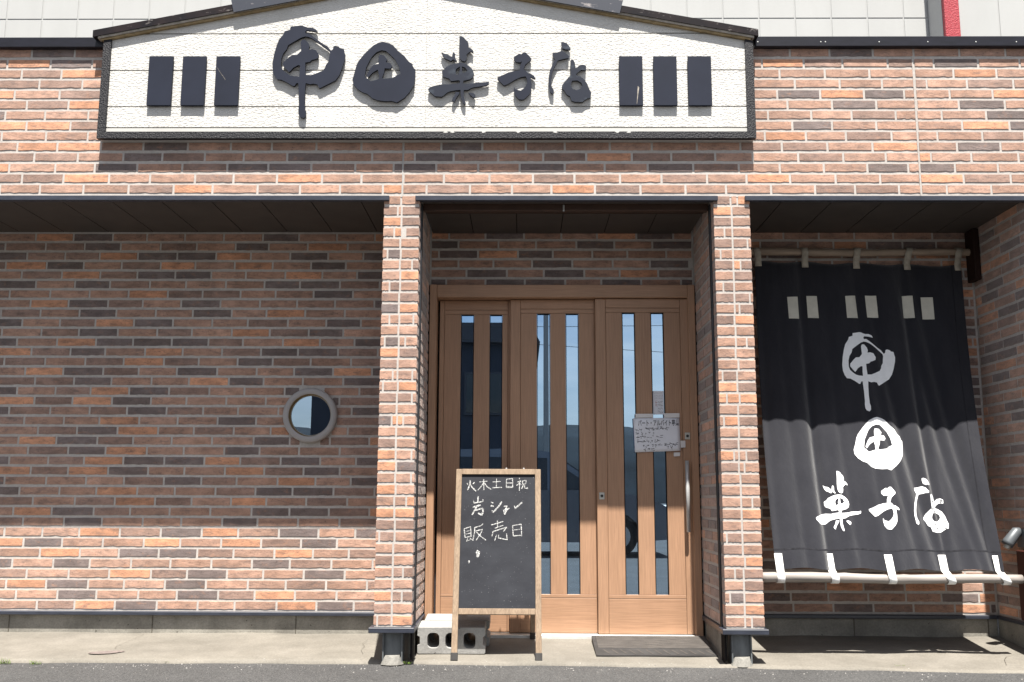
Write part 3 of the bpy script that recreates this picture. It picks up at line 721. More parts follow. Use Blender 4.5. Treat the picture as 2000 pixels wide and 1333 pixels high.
def leaf(label, pxs, panes, Yf, py_mid, topw, glass_top, glass_bot, kick_line, zbot=ZK0, ztop=None, stile=(.066, .054)):
    ztop = ztop or zf0-.004
    x0, x1 = [at(p, py_mid, Yf).x for p in pxs]
    zg1 = at(sum(pxs)/2, glass_top, Yf).z; zg0 = at(sum(pxs)/2, glass_bot, Yf).z; zk = at(sum(pxs)/2, kick_line, Yf).z
    T = .033
    d = bm_(); box(d, x0, x0+stile[0], Yf, Yf+T, zbot, ztop, .002); box(d, x1-stile[1], x1, Yf, Yf+T, zbot, ztop, .002)
    o = obj('sliding_door', d, M_DOOR, shop); tag(o, label)
    xi0, xi1 = x0+stile[0]+.0015, x1-stile[1]-.0015
    bx('groove_backing', x0+.01, x1-.01, Yf+.022, Yf+.024, zbot+.01, zk+.01, M_DOORGAP, o)
    zt = zg1+.030
    bx('top_rail', xi0, xi1, Yf+.0005, Yf+T-.001, zt+.002, ztop, M_DOORH, o, .001)
    bx('kick_panel', xi0, xi1, Yf+.0015, Yf+T-.001, zbot, zk-.002, M_DOORH, o, .001)
    bx('head_bead', xi0, xi1, Yf+.003, Yf+T-.002, zg1+.002, zt, M_DOORH, o, .001)
    bx('foot_bead', xi0, xi1, Yf+.001, Yf+T-.002, zk+.001, zg0-.002, M_DOORH, o, .001)
    gx = [(at(a, py_mid, Yf+.012).x, at(c, py_mid, Yf+.012).x) for a, c in panes]
    ed = [xi0]+[v for g in gx for v in g]+[xi1]
    for i in range(0, len(ed), 2): bx('board', ed[i]+(.0015 if i else 0), ed[i+1]-(.0015 if i+2 < len(ed) else 0), Yf+.004, Yf+T-.002, zg0-.001, zg1+.001, M_DOOR, o, .0015)
    for a, c in gx:
        bx('pane', a-.004, c+.004, Yf+.018, Yf+.0215, zg0-.004, zg1+.004, M_GLASS, o)
        g = bm_(); box(g, a+.0005, a+.0035, Yf+.006, Yf+.0178, zg0, zg1); box(g, c-.0035, c-.0005, Yf+.006, Yf+.0178, zg0, zg1); box(g, a+.0036, c-.0036, Yf+.006, Yf+.0178, zg1-.005, zg1-.0005)
        obj('gasket', g, M_BLACK, o)
    return o, x0, x1
dl, _, _ = leaf('left sliding door leaf, behind the others', (859, 1008), ((901, 925.5), (957, 981)), .757, 640, 0, 615, 1160, 1166, stile=(.030, .052))
dm, mx0, mx1 = leaf('middle sliding door leaf', (997, 1170), ((1049, 1074), (1105, 1129.5)), .721, 640, 0, 613, 1161, 1168, stile=(.066, .03))
dr, rx0, rx1 = leaf('right sliding door leaf with the pull handle', (1163, 1345), ((1215, 1239.5), (1271, 1295.5)), .685, 640, 0, 611, 1162, 1170, stile=(.066, .055))
def lockplate(px, py, Y, par):
    q = at(px, py, Y); o = bx('lock_plate', q.x-.0165, q.x+.0165, Y-.004, Y-.0003, q.z-.022, q.z+.022, M_PLATE, par, .0015)
    b = bm_(); tube(b, [(q.x, Y-.0041, q.z), (q.x, Y-.009, q.z)], .009, 14); obj('cylinder', b, M_RUBBER, o)
lockplate(1175.5, 969, .685, dr); lockplate(1342.5, 852, .685, dr)
hb = bm_(); q0, q1 = at(1342.5, 900, .625), at(1347, 1040, .625)
tube(hb, [(q0.x, .637, q0.z), (q1.x-.004, .637, q1.z)], .0125, 14); h = smooth(obj('pull_handle', hb, M_STEEL, dr))
for t in (.22, .78):
    zz = q0.z+(q1.z-q0.z)*t; hb = bm_(); tube(hb, [(q0.x, .640, zz), (q0.x, .6845, zz)], .006, 10); obj('standoff', hb, M_STEEL, h)
# dim shop interior behind the glass
rm = bm_(); box(rm, -3.2, 2.8, .86, 3.4, .03, 2.62); bmesh.ops.reverse_faces(rm, faces=rm.faces)
obj('interior_room', rm, M_ROOM, shop)
bx('interior_counter', -.9, 1.6, 2.2, 2.7, .04, .95, M_BROWNMETAL, shop, .01)
bx('interior_shelf', -.75, .0, 3.0, 3.35, .04, 1.9, mat('plum_cloth', (.07,.03,.05), .9, .1), shop, .01)
for i, (ax, bx_) in enumerate(((-.46,-.40),(-.41,-.335),(-.36,-.30),(-.33,-.27))):
    rb = bm_(); tube(rb, [(ax, 1.9, 2.62-.03*i), (bx_+.12, 1.9, 2.28-.05*i)], .022, 8)
    obj('hanging_slat', rb, mat('pale_wood_slat', (.62,.55,.42), .6, .3), shop)

# ---- corner bracket post, wall box
bx('corner_bracket', XRW-.045, XRW-.007, .61, YB-.008, 2.32, 2.659, M_BRACKET, shop, .004)

# ------------------------------------------------------------------ shop sign
YS = -.057
sign = thing('shop_sign', 'wide white gabled shop sign with dark brush lettering above the entrance', 'sign', (0, 0, 0))
slope_l = [(182,62),(300,40.7),(452,12.5)]; slope_r = [(1479,59.5),(1215,11)]
pk = .5*(182+1479)
xa0, za0 = at(191, 76, YS-.027).x, at(191, 76, YS-.027).z
xa1, za1 = at(1473, 74.5, YS-.027).x, at(1473, 74.5, YS-.027).z
u0, u1 = at(300, 57.5, YS-.027), at(430, 31.5, YS-.027); sl = (u1.z-za0)/(u1.x-xa0)
v1 = at(1180, 23.5, YS-.027); sr = (v1.z-za1)/(v1.x-xa1)
xp = (za1-za0 + sl*xa0 - sr*xa1)/(sl-sr); zp = za0 + sl*(xp-xa0)
def roofz(x): return za0+sl*(x-xa0) if x < xp else za1+sr*(x-xa1)
zsb = at(800, 272, YS).z
bwid = .045
# backing box up to the eave
def gable(bm, x0, x1, z0, y0, y1, drop):
    prism(bm, [[(x0, z0), (x1, z0), (x1, roofz(x1)-drop), (xp, zp-drop), (x0, roofz(x0)-drop)]], y0, y1)
b = bm_(); gable(b, SGL+.004, SGR-.004, zsb+.004, YS+.012, -.002, .012); obj('sign_body', b, M_SIGNWHITE, sign)
# boards: courses with narrow joints
zl = [zsb+.043] + [at(800, y, YS).z for y in (249.5, 208.5, 137.5, 66)] + [9]
xb0, xb1 = SGL+bwid, SGR-bwid
xjoint = at(832, 150, YS).x
for i in range(len(zl)-1):
    c, d = zl[i]+.004, zl[i+1]-.004
    for a, e in ((xb0, xjoint), (xjoint, xb1)):
        a2, e2 = a+(.0 if a == xb0 else .0008), e-(.0 if e == xb1 else .0008)
        pts = [(a2, c), (e2, c)]
        tops = [(x, min(d, roofz(x)-.014)) for x in (e2, a2)]
        ks = []
        # corners where the eave cuts the board
        for s_, x_, z_ in ((sl, xa0, za0), (sr, xa1, za1)):
            xc = x_+(d+.014-z_)/s_
            if a2 < xc < e2: ks.append((xc, d))
        if a2 < xp < e2 and d > zp: ks.append((xp, zp-.014))
        poly = pts + [tops[0]] + sorted(ks, key=lambda t: -t[0]) + [tops[1]]
        poly = [p for n, p in enumerate(poly) if n < 2 or p[1] > c+.002]
        if len(poly) < 3 or max(p[1] for p in poly) < c+.01: continue
        b = bm_(); prism(b, [poly], YS, YS+.0115); obj('sign_board', b, M_STUCCO if i else M_SIGNWHITE, sign)
b = bm_(); prism(b, [[(SGL, zsb), (SGR, zsb), (SGR-bwid-.004, zsb+.041), (SGL+bwid+.004, zsb+.041)]], YS-.016, YS+.02); obj('border', b, M_BORDER, sign)
b = bm_(); prism(b, [[(SGL, zsb+.001), (SGL+bwid+.0035, zsb+.042), (SGL+bwid+.001, roofz(SGL+bwid)-.013), (SGL, roofz(SGL)-.013)]], YS-.0155, YS+.02); obj('border', b, M_BORDER, sign)
b = bm_(); prism(b, [[(SGR, zsb+.001), (SGR, roofz(SGR)-.013), (SGR-bwid-.001, roofz(SGR-bwid)-.013), (SGR-bwid-.0035, zsb+.042)]], YS-.0155, YS+.02); obj('border', b, M_BORDER, sign)
# roof cap: wooden eave, pale lower edge, dark metal fascia
def band(lo, hi, y0, y1, x0=None, x1=None):
    x0 = xa0 if x0 is None else x0; x1 = xa1 if x1 is None else x1
    b = bm_()
    lp = [(x0, roofz(x0)+lo)] + ([(xp, zp+lo)] if x0 < xp < x1 else []) + [(x1, roofz(x1)+lo), (x1, roofz(x1)+hi)] + ([(xp, zp+hi)] if x0 < xp < x1 else []) + [(x0, roofz(x0)+hi)]
    prism(b, [lp], y0, y1); return b
obj('eave_board', band(-.012, .0005, YS-.020, .02, xa0+.02, xa1-.02), M_PLY, sign)
obj('fascia_edge', band(.001, .015, YS-.027, .05), M_FASCIA, sign)
b = band(.0155, .058, YS-.033, .06, xa0-.03, xa1+.025); obj('roof_cap', b, M_PEEL, sign)
xq0, xq1 = at(453, 15, YS-.036).x, at(1214, 14, YS-.036).x
b = bm_(); prism(b, [[(xq0+.012, roofz(xq0)+.004), (xp, zp+.004), (xq1-.012, roofz(xq1)+.004), (xq1+.01, roofz(xq1)+.09), (xq1+.03, zp+.16), (xq0-.03, zp+.16), (xq0-.008, roofz(xq0)+.09)]], YS-.0385, YS-.0335)
obj('ridge_plate', b, M_PEEL2, sign)

# lettering, traced once and used for the sign and for the curtain (photo pixels of the sign)
def G(s, k, ox, oy):
    return [(ox+float(a)/k, oy+float(c)/k) for a, c in (t.split(',') for t in s.split())]
g2 = lambda s: G(s, 4.0, 500, 0); g3 = lambda s: G(s, 8.885, 830, 65); g4 = lambda s: G(s, 9.52, 960, 75)
GLYPHS = {
'ring_stroke': [[g2("270,210 300,207 345,200 365,202 390,212 410,218 440,218 470,232 482,252 450,245 420,240 395,238 384,250 390,264 412,262 440,282 470,305 520,342 560,365 586,398 600,388 605,365 620,358 650,368 655,378 685,382 690,410 697,430 692,470 670,540 650,590 620,630 560,660 500,690 490,685 480,662 450,655 420,660 388,650 383,700 380,780 382,850 390,875 388,910 372,925 345,915 332,895 330,860 335,830 335,740 330,650 315,652 300,675 285,672 240,645 200,625 165,622 145,595 130,555 128,500 140,430 160,360 180,310 215,270 225,245 265,235"),
 g2("340,600 300,598 265,590 235,572 205,545 195,515 198,460 212,420 240,385 250,355 300,325 350,297 385,286 410,290 440,303 490,338 540,374 572,400 578,420 572,450 568,480 545,510 540,530 520,555 470,575 430,588 388,588 385,540 385,490 420,485 435,470 460,465 485,455 490,430 470,395 440,385 412,388 418,365 410,340 385,312 362,312 350,330 352,400 320,430 280,432 250,455 213,490 210,512 232,540 258,565 272,552 292,530 330,510 345,515 340,560")]],
'field_stroke': [[g2("990,328 1040,340 1070,355 1110,400 1160,440 1190,480 1220,500 1230,530 1245,545 1242,610 1235,665 1200,720 1160,765 1100,803 1060,790 1010,792 950,785 910,770 870,735 830,722 790,695 760,660 753,620 770,570 785,510 800,480 840,430 880,390 920,355 960,335"),
 g2("850,600 855,560 860,530 885,480 905,445 940,410 980,394 1015,400 1050,430 1085,465 1115,520 1125,560 1130,580 1100,590 1070,610 1000,618 985,610 1000,570 1005,535 1050,538 1065,520 1050,495 1015,488 1025,465 1000,435 965,428 957,450 958,500 915,510 890,540 865,590 875,608 910,570 950,545 960,580 962,618 930,628 895,636")]],
'cake_stroke': [[g3("598,50 640,55 680,80 700,110 745,150 758,200 755,250 800,265 840,310 838,340 800,315 755,340 720,375 725,420 715,470 690,492 640,480 610,440 595,380 592,300 598,180")],
 [g3("285,330 330,355 390,365 440,400 470,410 480,350 500,330 522,360 522,430 552,480 540,495 490,455 450,485 410,465 350,445 310,400")],
 [g3("600,515 680,520 740,555 800,600 835,650 852,710 830,770 770,805 665,828 660,880 830,875 880,860 1050,855 1110,838 1108,885 1050,910 930,930 850,940 800,955 750,985 672,990 672,1090 690,1160 708,1220 695,1245 660,1215 630,1140 620,1050 615,985 520,995 440,1010 380,1035 330,1080 290,1105 170,1095 120,1050 60,1000 55,965 100,935 200,905 320,888 430,890 480,880 600,870 608,828 575,818 538,824 450,835 420,790 370,775 315,755 298,710 295,655 340,625 380,580 450,550 520,525"),
  g3("605,578 545,620 530,660 540,720 580,720 600,690 592,660 608,640"), g3("640,578 700,600 735,655 690,695 650,690 645,640")],
 [g3("530,1020 600,1025 590,1060 550,1110 520,1170 510,1200 470,1165 475,1140 510,1090")],
 [g3("755,1040 800,1030 850,1050 875,1075 860,1115 840,1122 790,1080")]],
'child_stroke': [[g4("415,350 515,285 545,300 600,265 640,268 690,320 740,375 735,410 690,440 630,490 610,545 595,580 640,610 670,645 720,655 790,700 818,745 790,750 730,715 735,780 745,860 740,980 700,1050 600,1140 560,1145 500,1130 440,1060 415,960 418,900 440,945 500,965 545,975 590,940 640,890 665,830 660,760 635,710 540,725 440,770 360,820 290,860 230,880 150,800 110,760 108,728 200,690 320,635 450,605 525,595 530,520 545,480 570,430 530,450 460,445 415,400")]],
'store_stroke': [[g4("1295,80 1330,68 1400,95 1440,140 1470,185 1465,212 1380,210 1320,190 1298,120")],
 [g4("1135,275 1200,270 1300,240 1370,265 1400,300 1440,330 1435,370 1340,385 1230,415 1200,480 1160,560 1130,650 1110,740 1105,820 1120,900 1160,970 1160,1015 1140,1038 1095,1010 1080,930 1062,850 1060,740 1085,600 1130,500 1180,400 1150,350 1133,310")],
 [g4("1485,395 1520,400 1550,460 1560,520 1565,555 1590,545 1640,500 1700,490 1760,515 1760,590 1720,595 1665,590 1580,660 1575,690 1640,705 1720,760 1780,850 1820,950 1855,1010 1845,1105 1780,1120 1690,1185 1560,1185 1490,1165 1460,1080 1400,1050 1350,970 1305,930 1310,880 1360,810 1450,710 1480,690 1470,560 1468,420"),
  g4("1500,790 1600,785 1670,830 1690,885 1640,950 1580,965 1510,945 1478,890 1485,830")]],
}
YL0, YL1 = YS-.024, YS-.008
def letter(name, loops, m, par=sign):
    lp = [[(at(px, py, YL0).x, at(px, py, YL0).z) for px, py in l] for l in loops]
    b = bm_(); prism(b, lp, YL0, YL1); o = obj(name, b, m, par)
    o.data.materials.append(M_LETTEREDGE)
    for p in o.data.polygons:
        if abs(p.normal.y) < .5: p.material_index = 1
    bl = bm_()
    q = lp[0]; cxm, czm = q[len(q)//3]
    return o
for nm, strokes in GLYPHS.items():
    root = None
    for st in strokes:
        m = M_LETTERFADE if nm in ('cake_stroke', 'store_stroke') else M_LETTER
        root = letter('letter' if root is None else 'letter_stroke', st, m, sign if root is None else root)
for xs_ in ((289.5,336.5),(355.5,401.5),(421,467.5),(1211,1256.5),(1278,1323.5),(1345.5,1391)):
    a = at(xs_[0]-1, 160, YL0).x; c = at(xs_[1]-1, 160, YL0).x
    top, bot = at(xs_[0], 110, YL0).z, at(xs_[0], 206, YL0).z
    o = bx('dark_plate', a, c, YL0, YL1, bot, top, M_LETTER, sign, .001)
for (px, py, px2, py2) in ((424,131,440,156),(1247,168,1244,203)):
    b = bm_(); p, q = at(px, py, YL0-.0008), at(px2, py2, YL0-.0008)
    quad(b, ((p.x-.004, p.y, p.z), (q.x-.001, q.y, q.z), (q.x+.001, q.y, q.z), (p.x+.004, p.y, p.z-.01))); obj('scratch', b, M_FASCIA, sign)
for px in (870, 884, 944, 1012, 1085, 1206, 1228):     # chipped paint on the lower border
    p = at(px, 258, YS-.017); b = bm_(); vs_ = [b.verts.new((p.x+.012*math.cos(t)*(1+.5*math.sin(3*t+px)), YS-.0168, p.z+.006*math.sin(t))) for t in [2*math.pi*i/9 for i in range(9)]]
    b.faces.new(vs_); obj('paint_chip', b, M_SIGNWHITE, sign)

# ------------------------------------------------------------------ noren curtain on its bamboo poles
YT, YBt = .675, .165
cA, cB = at(1474.5, 508, YT), at(1877, 517, YT)            # top corners
cC, cD = at(1514, 1112, YBt), at(1961, 1117, YBt)          # bottom corners
def folds(u, v):
    f = .014*math.sin(2*math.pi*(u*2.1+.08))*(.4+.6*v) + .006*math.sin(2*math.pi*(u*7.3-.5*v+.1))*v*v + .005*math.sin(2*math.pi*(u*5.3+.3+.12*v))*v
    for uc, sl_, wd, am in ((.235,.035,.020,.030),(.745,.06,.018,.030),(.50,.03,.026,.016),(.64,.22,.030,.032),(.88,.20,.030,.034),(.81,.24,.022,.020),(.57,.18,.024,.018),(.03,.01,.02,.010),(.13,.05,.02,.010),(.36,.06,.02,.010)):
        d = u-(uc+sl_*(v-.55)); f -= am*math.exp(-(d/wd)**2)*min(1, .25+1.1*v)
    # pulled towards the straps at the bottom
    f += .010*(v**4)*math.cos(2*math.pi*u*4)
    f -= .012*((1-v)**5)*math.cos(2*math.pi*u*4)
    return f
def base_surf(u, v):
    p = cA.lerp(cB, u).lerp(cC.lerp(cD, u), v); p.y += .085*math.sin(math.pi*v); return p      # with the slack of the cloth
def surf(u, v, off=0.0):
    p = base_surf(u, v)
    p.y -= folds(u, v) + off
    p.z += .012*(v**6)*(math.cos(2*math.pi*u*4)*.5-.5)*-1 - .020*((1-v)**8)*(.5-.5*math.cos(2*math.pi*u*4))
    return p
noren = thing('noren_curtain', 'black shop curtain with white brush lettering slung between two bamboo poles', 'curtain', (0, 0, 0))
NU, NV = 150, 70
b = bm_(); gr = [[b.verts.new(surf(i/NU, j/NV)) for j in range(NV+1)] for i in range(NU+1)]
for i in range(NU):
    for j in range(NV): b.faces.new((gr[i][j], gr[i][j+1], gr[i+1][j+1], gr[i+1][j]))
cl = smooth(obj('cloth', b, M_CLOTH, noren))
md = cl.modifiers.new('thick', 'SOLIDIFY'); md.thickness = .0015; md.offset = 0
def patch_grid(name, u0, u1, v0, v1, off, m, nu=40, nv=4, par=noren):
    b = bm_(); g = [[b.verts.new(surf(u0+(u1-u0)*i/nu, v0+(v1-v0)*j/nv, off)) for j in range(nv+1)] for i in range(nu+1)]
    for i in range(nu):
        for j in range(nv): b.faces.new((g[i][j], g[i][j+1], g[i+1][j+1], g[i+1][j]))
    return smooth(obj(name, b, m, par))
patch_grid('bottom_hem', .0, 1.0, .945, 1.001, .0022, M_CLOTH, 150)
patch_grid('hem_stitching', .0, 1.0, .942, .9465, .0034, M_HEM, 150, 1)
patch_grid('hem_stitching', .951, .9545, .0, .94, .0030, M_HEM, 1, 60)
patch_grid('side_hem', .955, 1.001, .0, .944, .002, M_CLOTH, 6, 60)
# pixel -> curtain coordinates
def uv_of(px, py):
    v = (py-510)/(1114-510)
    for _ in range(5):
        l = proj(base_surf(0, v)); r = proj(base_surf(1, v)); u = (px-l[0])/(r[0]-l[0])
        t = proj(base_surf(u, 0)); bo = proj(base_surf(u, 1))
        cur = proj(base_surf(u, v)); v += (py-cur[1])/(bo[1]-t[1])
    return u, v
def printed(name, loops, m, off=.0026, par=noren):
    lp = [[uv_of(*p) for p in l] for l in loops]
    vv, ff = fill_loops([[(a, -c) for a, c in l] for l in lp])
    b = bm_(); V = [b.verts.new((x, y, 0)) for x, y in vv]
    for f in ff:
        try: b.faces.new([V[i] for i in f])
        except ValueError: pass
    for _ in range(4):
        es = [e for e in b.edges if e.calc_length() > .02]
        if not es: break
        bmesh.ops.subdivide_edges(b, edges=es, cuts=1); bmesh.ops.triangulate(b, faces=b.faces)
    for v_ in b.verts: v_.co = surf(v_.co.x, -v_.co.y, off)
    bmesh.ops.recalc_face_normals(b, faces=b.faces)
    for f in b.faces:
        if f.normal.y > 0: f.normal_flip()
    return smooth(obj(name, b, m, par))
def bbox(strokes):
    P_ = [p for s in strokes for l in s for p in l]; return min(p[0] for p in P_), max(p[0] for p in P_), min(p[1] for p in P_), max(p[1] for p in P_)
N8 = lambda x, y: (1580+x/3.172, 640+y/3.172)
targets = {'ring_stroke': (188, 565, 28, 520, .16), 'field_stroke': (268, 600, 555, 886, .10), 'cake_stroke': (25, 335, 890, 1268, .10), 'child_stroke': (364, 567, 988, 1253, .10), 'store_stroke': (640, 876, 932, 1272, .12)}
for nm, (x0, x1, y0, y1, sh) in targets.items():
    bx0, bx1, by0, by1 = bbox(GLYPHS[nm])
    def mp_(p):
        s, t = (p[0]-bx0)/(bx1-bx0), (p[1]-by0)/(by1-by0)
        return N8(x0+s*(x1-x0-sh*(y1-y0)*.6)+sh*(y1-y0)*(t)*.6, y0+t*(y1-y0))
    root = None
    for st in GLYPHS[nm]:
        o = printed('printed_letter' if root is None else 'printed_stroke', [[mp_(p) for p in l] for l in st], M_PRINT, par=noren if root is None else root)
        root = root or o
NC = lambda x, y: (1380+x/3.226, 340+y/3.226)
for (x0, x1, x2, x3, y0, y1) in ((505,575,585,517,772,911),(632,697,710,642,768,907),(873,940,957,886,766,907),(1000,1066,1082,1014,766,905),(1237,1303,1317,1250,766,906),(1356,1424,1438,1370,773,913)):
    printed('cream_patch', [[NC(x0, y0), NC(x1, y0-1), NC(x2, y1), NC(x3, y1-1)]], M_PATCH)
# straps
RP = .029
pt0, pt1 = Vector((1.362, .685, at(1475, 493, .685).z)), at(1905, 494, .685)
pb0, pb1 = Vector((1.362, YBt-.005, at(1490, 1128, YBt-.005).z)), at(1996, 1132.5, YBt-.005)
def loop_strap(u, v_in, c, w_, m, up):
    """a webbing loop sewn on the cloth and passed round the pole"""
    b = bm_(); P0 = surf(u, v_in, .009); prof = [(P0.y, P0.z)]
    P1 = surf(u, 0 if up else 1, .009); prof.append((P1.y, P1.z))
    r = RP+.0015; cy, cz = c.y, c.z
    rngA = [math.pi+math.pi*.10-t*(math.pi*1.2)/10 for t in range(11)] if up else [math.pi-math.pi*.12+t*(math.pi*1.2)/10 for t in range(11)]
    for a in rngA: prof.append((cy+r*math.cos(a), cz+r*math.sin(a)))
    x0 = P0.x; x1 = c.x; prev = None
    for i, (y, z) in enumerate(prof):
        x = x0+(x1-x0)*min(1, max(0, (i-1)/3)); cur = [b.verts.new((x+s*w_/2, y, z)) for s in (-1, 1)]
        if prev: b.faces.new((prev[0], prev[1], cur[1], cur[0]) if not up else (prev[0], cur[0], cur[1], prev[1]))
        prev = cur
    o = smooth(obj('strap', b, m, noren)); md = o.modifiers.new('thick', 'SOLIDIFY'); md.thickness = .002; md.offset = 0
for px, u in zip((1475.5, 1569.7, 1673, 1775, 1872), (.016, .245, .495, .742, .984)):
    t = (px-proj(pt0)[0])/(proj(pt1)[0]-proj(pt0)[0]); loop_strap(u, .022, pt0.lerp(pt1, t), .043, M_STRAPOLD, True)
for px, u in zip((1524, 1630, 1742, 1857, 1964), (.016, .248, .497, .745, .980)):
    t = (px-proj(pb0)[0])/(proj(pb1)[0]-proj(pb0)[0]); loop_strap(u, .955, pb0.lerp(pb1, t), .044, M_STRAP, False)
def bamboo(p0, p1, r, nodes, m, label):
    b = bm_(); pts, rad = [], []
    n = 40
    for i in range(n+1):
        t = i/n; p = p0.lerp(p1, t); p.z += .004*math.sin(t*9); pts.append(p); rad.append(r*(1-.12*t)+.0008*math.sin(i))
    for t in nodes:
        i = round(t*n); rad[i] *= 1.09
    tube(b, pts, rad, 16); o = smooth(obj('bamboo_pole', b, m)); tag(o, label, 'pole', 'bamboo poles of the shop curtain')
bamboo(pt0, pt1, RP-.003, (.08, .36, .62, .84), M_BAMBOOT, 'brown bamboo pole holding up the top of the black curtain')
bamboo(pb0, pb1, RP-.001, (.33, .56, .78), M_BAMBOO, 'grey weathered bamboo pole through the white straps at the curtain bottom')

# ------------------------------------------------------------------ chalkboard stand
stand = thing('chalkboard_stand', 'wooden framed A-shaped chalkboard with chalk writing standing before the doors', 'chalkboard', (0, 0, 0))
A0, A1 = on_apron(891, 1293), on_apron(1056, 1291.5); yT = .345
T0, T1 = at(888, 916, yT), at(1051.5, 915, yT)
yF = (A0.y+A1.y)/2; xF = .5*(A0.x+T0.x)-.002
bx0_, bx1_ = .5*(A0.x+T0.x)-.010, .5*(A1.x+T1.x)+.010
zbot_, ztop_ = apz(yF)+.004, T0.z
ang = math.atan2(yT-yF, ztop_-zbot_); Ls = math.hypot(yT-yF, ztop_-zbot_)
def SF(x, y, z):    # board frame: x across, y depth, z up the slope
    return (x, yF + z*math.sin(ang) + y*math.cos(ang), zbot_ + z*math.cos(ang) - y*math.sin(ang))
def sbox(name, x0, x1, y0, y1, z0, z1, m, par=stand, bev=.002):
    b = bm_(); box(b, x0, x1, y0, y1, z0, z1, bev)
    for v in b.verts: v.co = SF(*v.co)
    return obj(name, b, m, par)
FW = .034
zl_ = Ls*(1-(1212-916)/(1293-916.0)*.985)
sbox('leg', bx0_, bx0_+FW, 0, .022, .04, Ls-.001, M_FRAMEWOOD); sbox('leg', bx1_-FW, bx1_, 0, .022, .04, Ls-.001, M_FRAMEWOOD)
for x in (bx0_, bx1_-FW): sbox('foot_cap', x-.003, x+FW+.003, -.003, .026, .0, .042, M_RUBBER)
sbox('top_rail', bx0_+FW+.0005, bx1_-FW-.0005, .0005, .0215, Ls-FW, Ls, M_FRAMEWOOD)
sbox('lower_rail', bx0_+FW+.0005, bx1_-FW-.0005, .0005, .0215, zl_, zl_+FW, M_FRAMEWOOD)
board = sbox('blackboard', bx0_+FW-.004, bx1_-FW+.004, .012, .018, zl_+FW-.004, Ls-FW+.004, M_BOARD, bev=0)
def board_uv(px, py):     # photo pixel -> board coordinates (x, z up slope), by ray casting on the board plane
    n = Vector((0, math.cos(ang), -math.sin(ang))); p0 = Vector(SF(0, .0115, 0)); d = ray(px, py)
    q = CAM + d*((p0-CAM).dot(n)/d.dot(n)); return q.x, (q-Vector(SF(0, .0115, 0))).dot(Vector((0, math.sin(ang), math.cos(ang))))
STROKES = {
'chalk_fire': [("175,125 173,200 125,312",26),("176,205 215,265 282,330",26),("115,180 132,212",20),("255,165 225,200",20)],
'chalk_tree': [("425,105 430,312",20),("345,160 495,145",18),("425,165 390,230 315,315",20),("435,170 490,250 565,300",22)],
'chalk_soil': [("665,90 660,265",18),("590,160 740,150",18),("585,268 765,262",22)],
'chalk_day': [("850,105 845,268",18),("850,110 962,98 966,262",20),("855,182 955,178",18),("848,264 968,260",22),("852,245 962,242",10)],
'chalk_holiday': [("1085,85 1098,112",18),("1050,162 1122,135 1062,208 1035,225",18),("1090,170 1090,325",20),("1105,190 1125,215",18),("1145,140 1152,205",18),("1145,145 1215,127 1210,190",20),("1150,206 1210,190",16),("1165,210 1130,290",20),("1190,205 1182,272 1245,285 1235,260",22)],
'chalk_rock': [("325,425 315,540",32),("235,505 248,552 410,522",26),("410,480 416,525",26),("222,632 372,588",34),("300,610 210,772",32),("265,690 400,650 415,700 392,775 320,740",36)],
'chalk_shi': [("560,535 605,552",24),("555,605 612,612",36),("765,525 700,620 605,722",34),("605,735 580,690",26)],
'chalk_yu': [("800,618 862,605 820,680",26),("785,690 905,652",28),("865,650 812,768",34),("800,690 812,770",22)],
'chalk_bar': [("995,603 1018,662",28),("1012,650 1145,535",32)],
'chalk_sell_left': [("62,1030 82,1200",20),("65,1030 182,992 192,1180",20),("85,1085 180,1060",14),("90,1132 185,1110",14),("88,1196 210,1160",16),("130,1205 105,1270",16),("165,1200 232,1252",16),("110,1262 190,1228",12)],
'chalk_sell_right': [("250,1010 380,972 415,935",18),("260,1010 255,1100 225,1250",22),("270,1075 405,1040 370,1120 285,1245",20),("290,1090 370,1170 470,1245",22)],
'chalk_sale': [("680,870 686,1012",18),("565,960 790,895",22),("630,1022 792,965",18),("600,1080 580,1172",20),("598,1082 855,1000 790,1080",24),("665,1140 630,1256",18),("700,1140 700,1202 862,1235 850,1120",22)],
'chalk_sun': [("962,965 975,1165",22),("965,970 1122,945 1132,1170",20),("985,1055 1092,1040",18),("975,1166 1132,1150",20)],
'chalk_smudge': [("243,588 243,640",0)],
}
def chalk(name, strokes):
    b = bm_(); n_ = 0
    for s, wd in strokes:
        if wd == 0: continue
        n_ += 1
        pts = [board_uv(900+float(a)/9.52, 925+float(c)/9.52) for a, c in (t.split(',') for t in s.split())]
        hw = wd/9.52*.00305/2*.88
        # resample
        R_ = []
        for (xa_, za_), (xb_, zb_) in zip(pts, pts[1:]):
            n = max(2, int(math.hypot(xb_-xa_, zb_-za_)/.006))
            R_ += [(xa_+(xb_-xa_)*i/n, za_+(zb_-za_)*i/n) for i in range(n)]
        R_.append(pts[-1]); prev = None
        for i, (x, z) in enumerate(R_):
            xa_, za_ = R_[max(0, i-1)]; xb_, zb_ = R_[min(len(R_)-1, i+1)]; d = math.hypot(xb_-xa_, zb_-za_) or 1
            nx, nz_ = -(zb_-za_)/d, (xb_-xa_)/d; h = hw*rng.uniform(.72, 1.12)*(.7 if i in (0, len(R_)-1) else 1)
            cur = [b.verts.new(SF(x+nx*h*s_, .0112-.00015*n_, z+nz_*h*s_)) for s_ in (-1, 1)]
            if prev: b.faces.new((prev[0], cur[0], cur[1], prev[1]))
            prev = cur
    return obj(name, b, M_CHALK, board)
for nm, st in STROKES.items():
    if nm != 'chalk_smudge': chalk('chalk_mark', st)
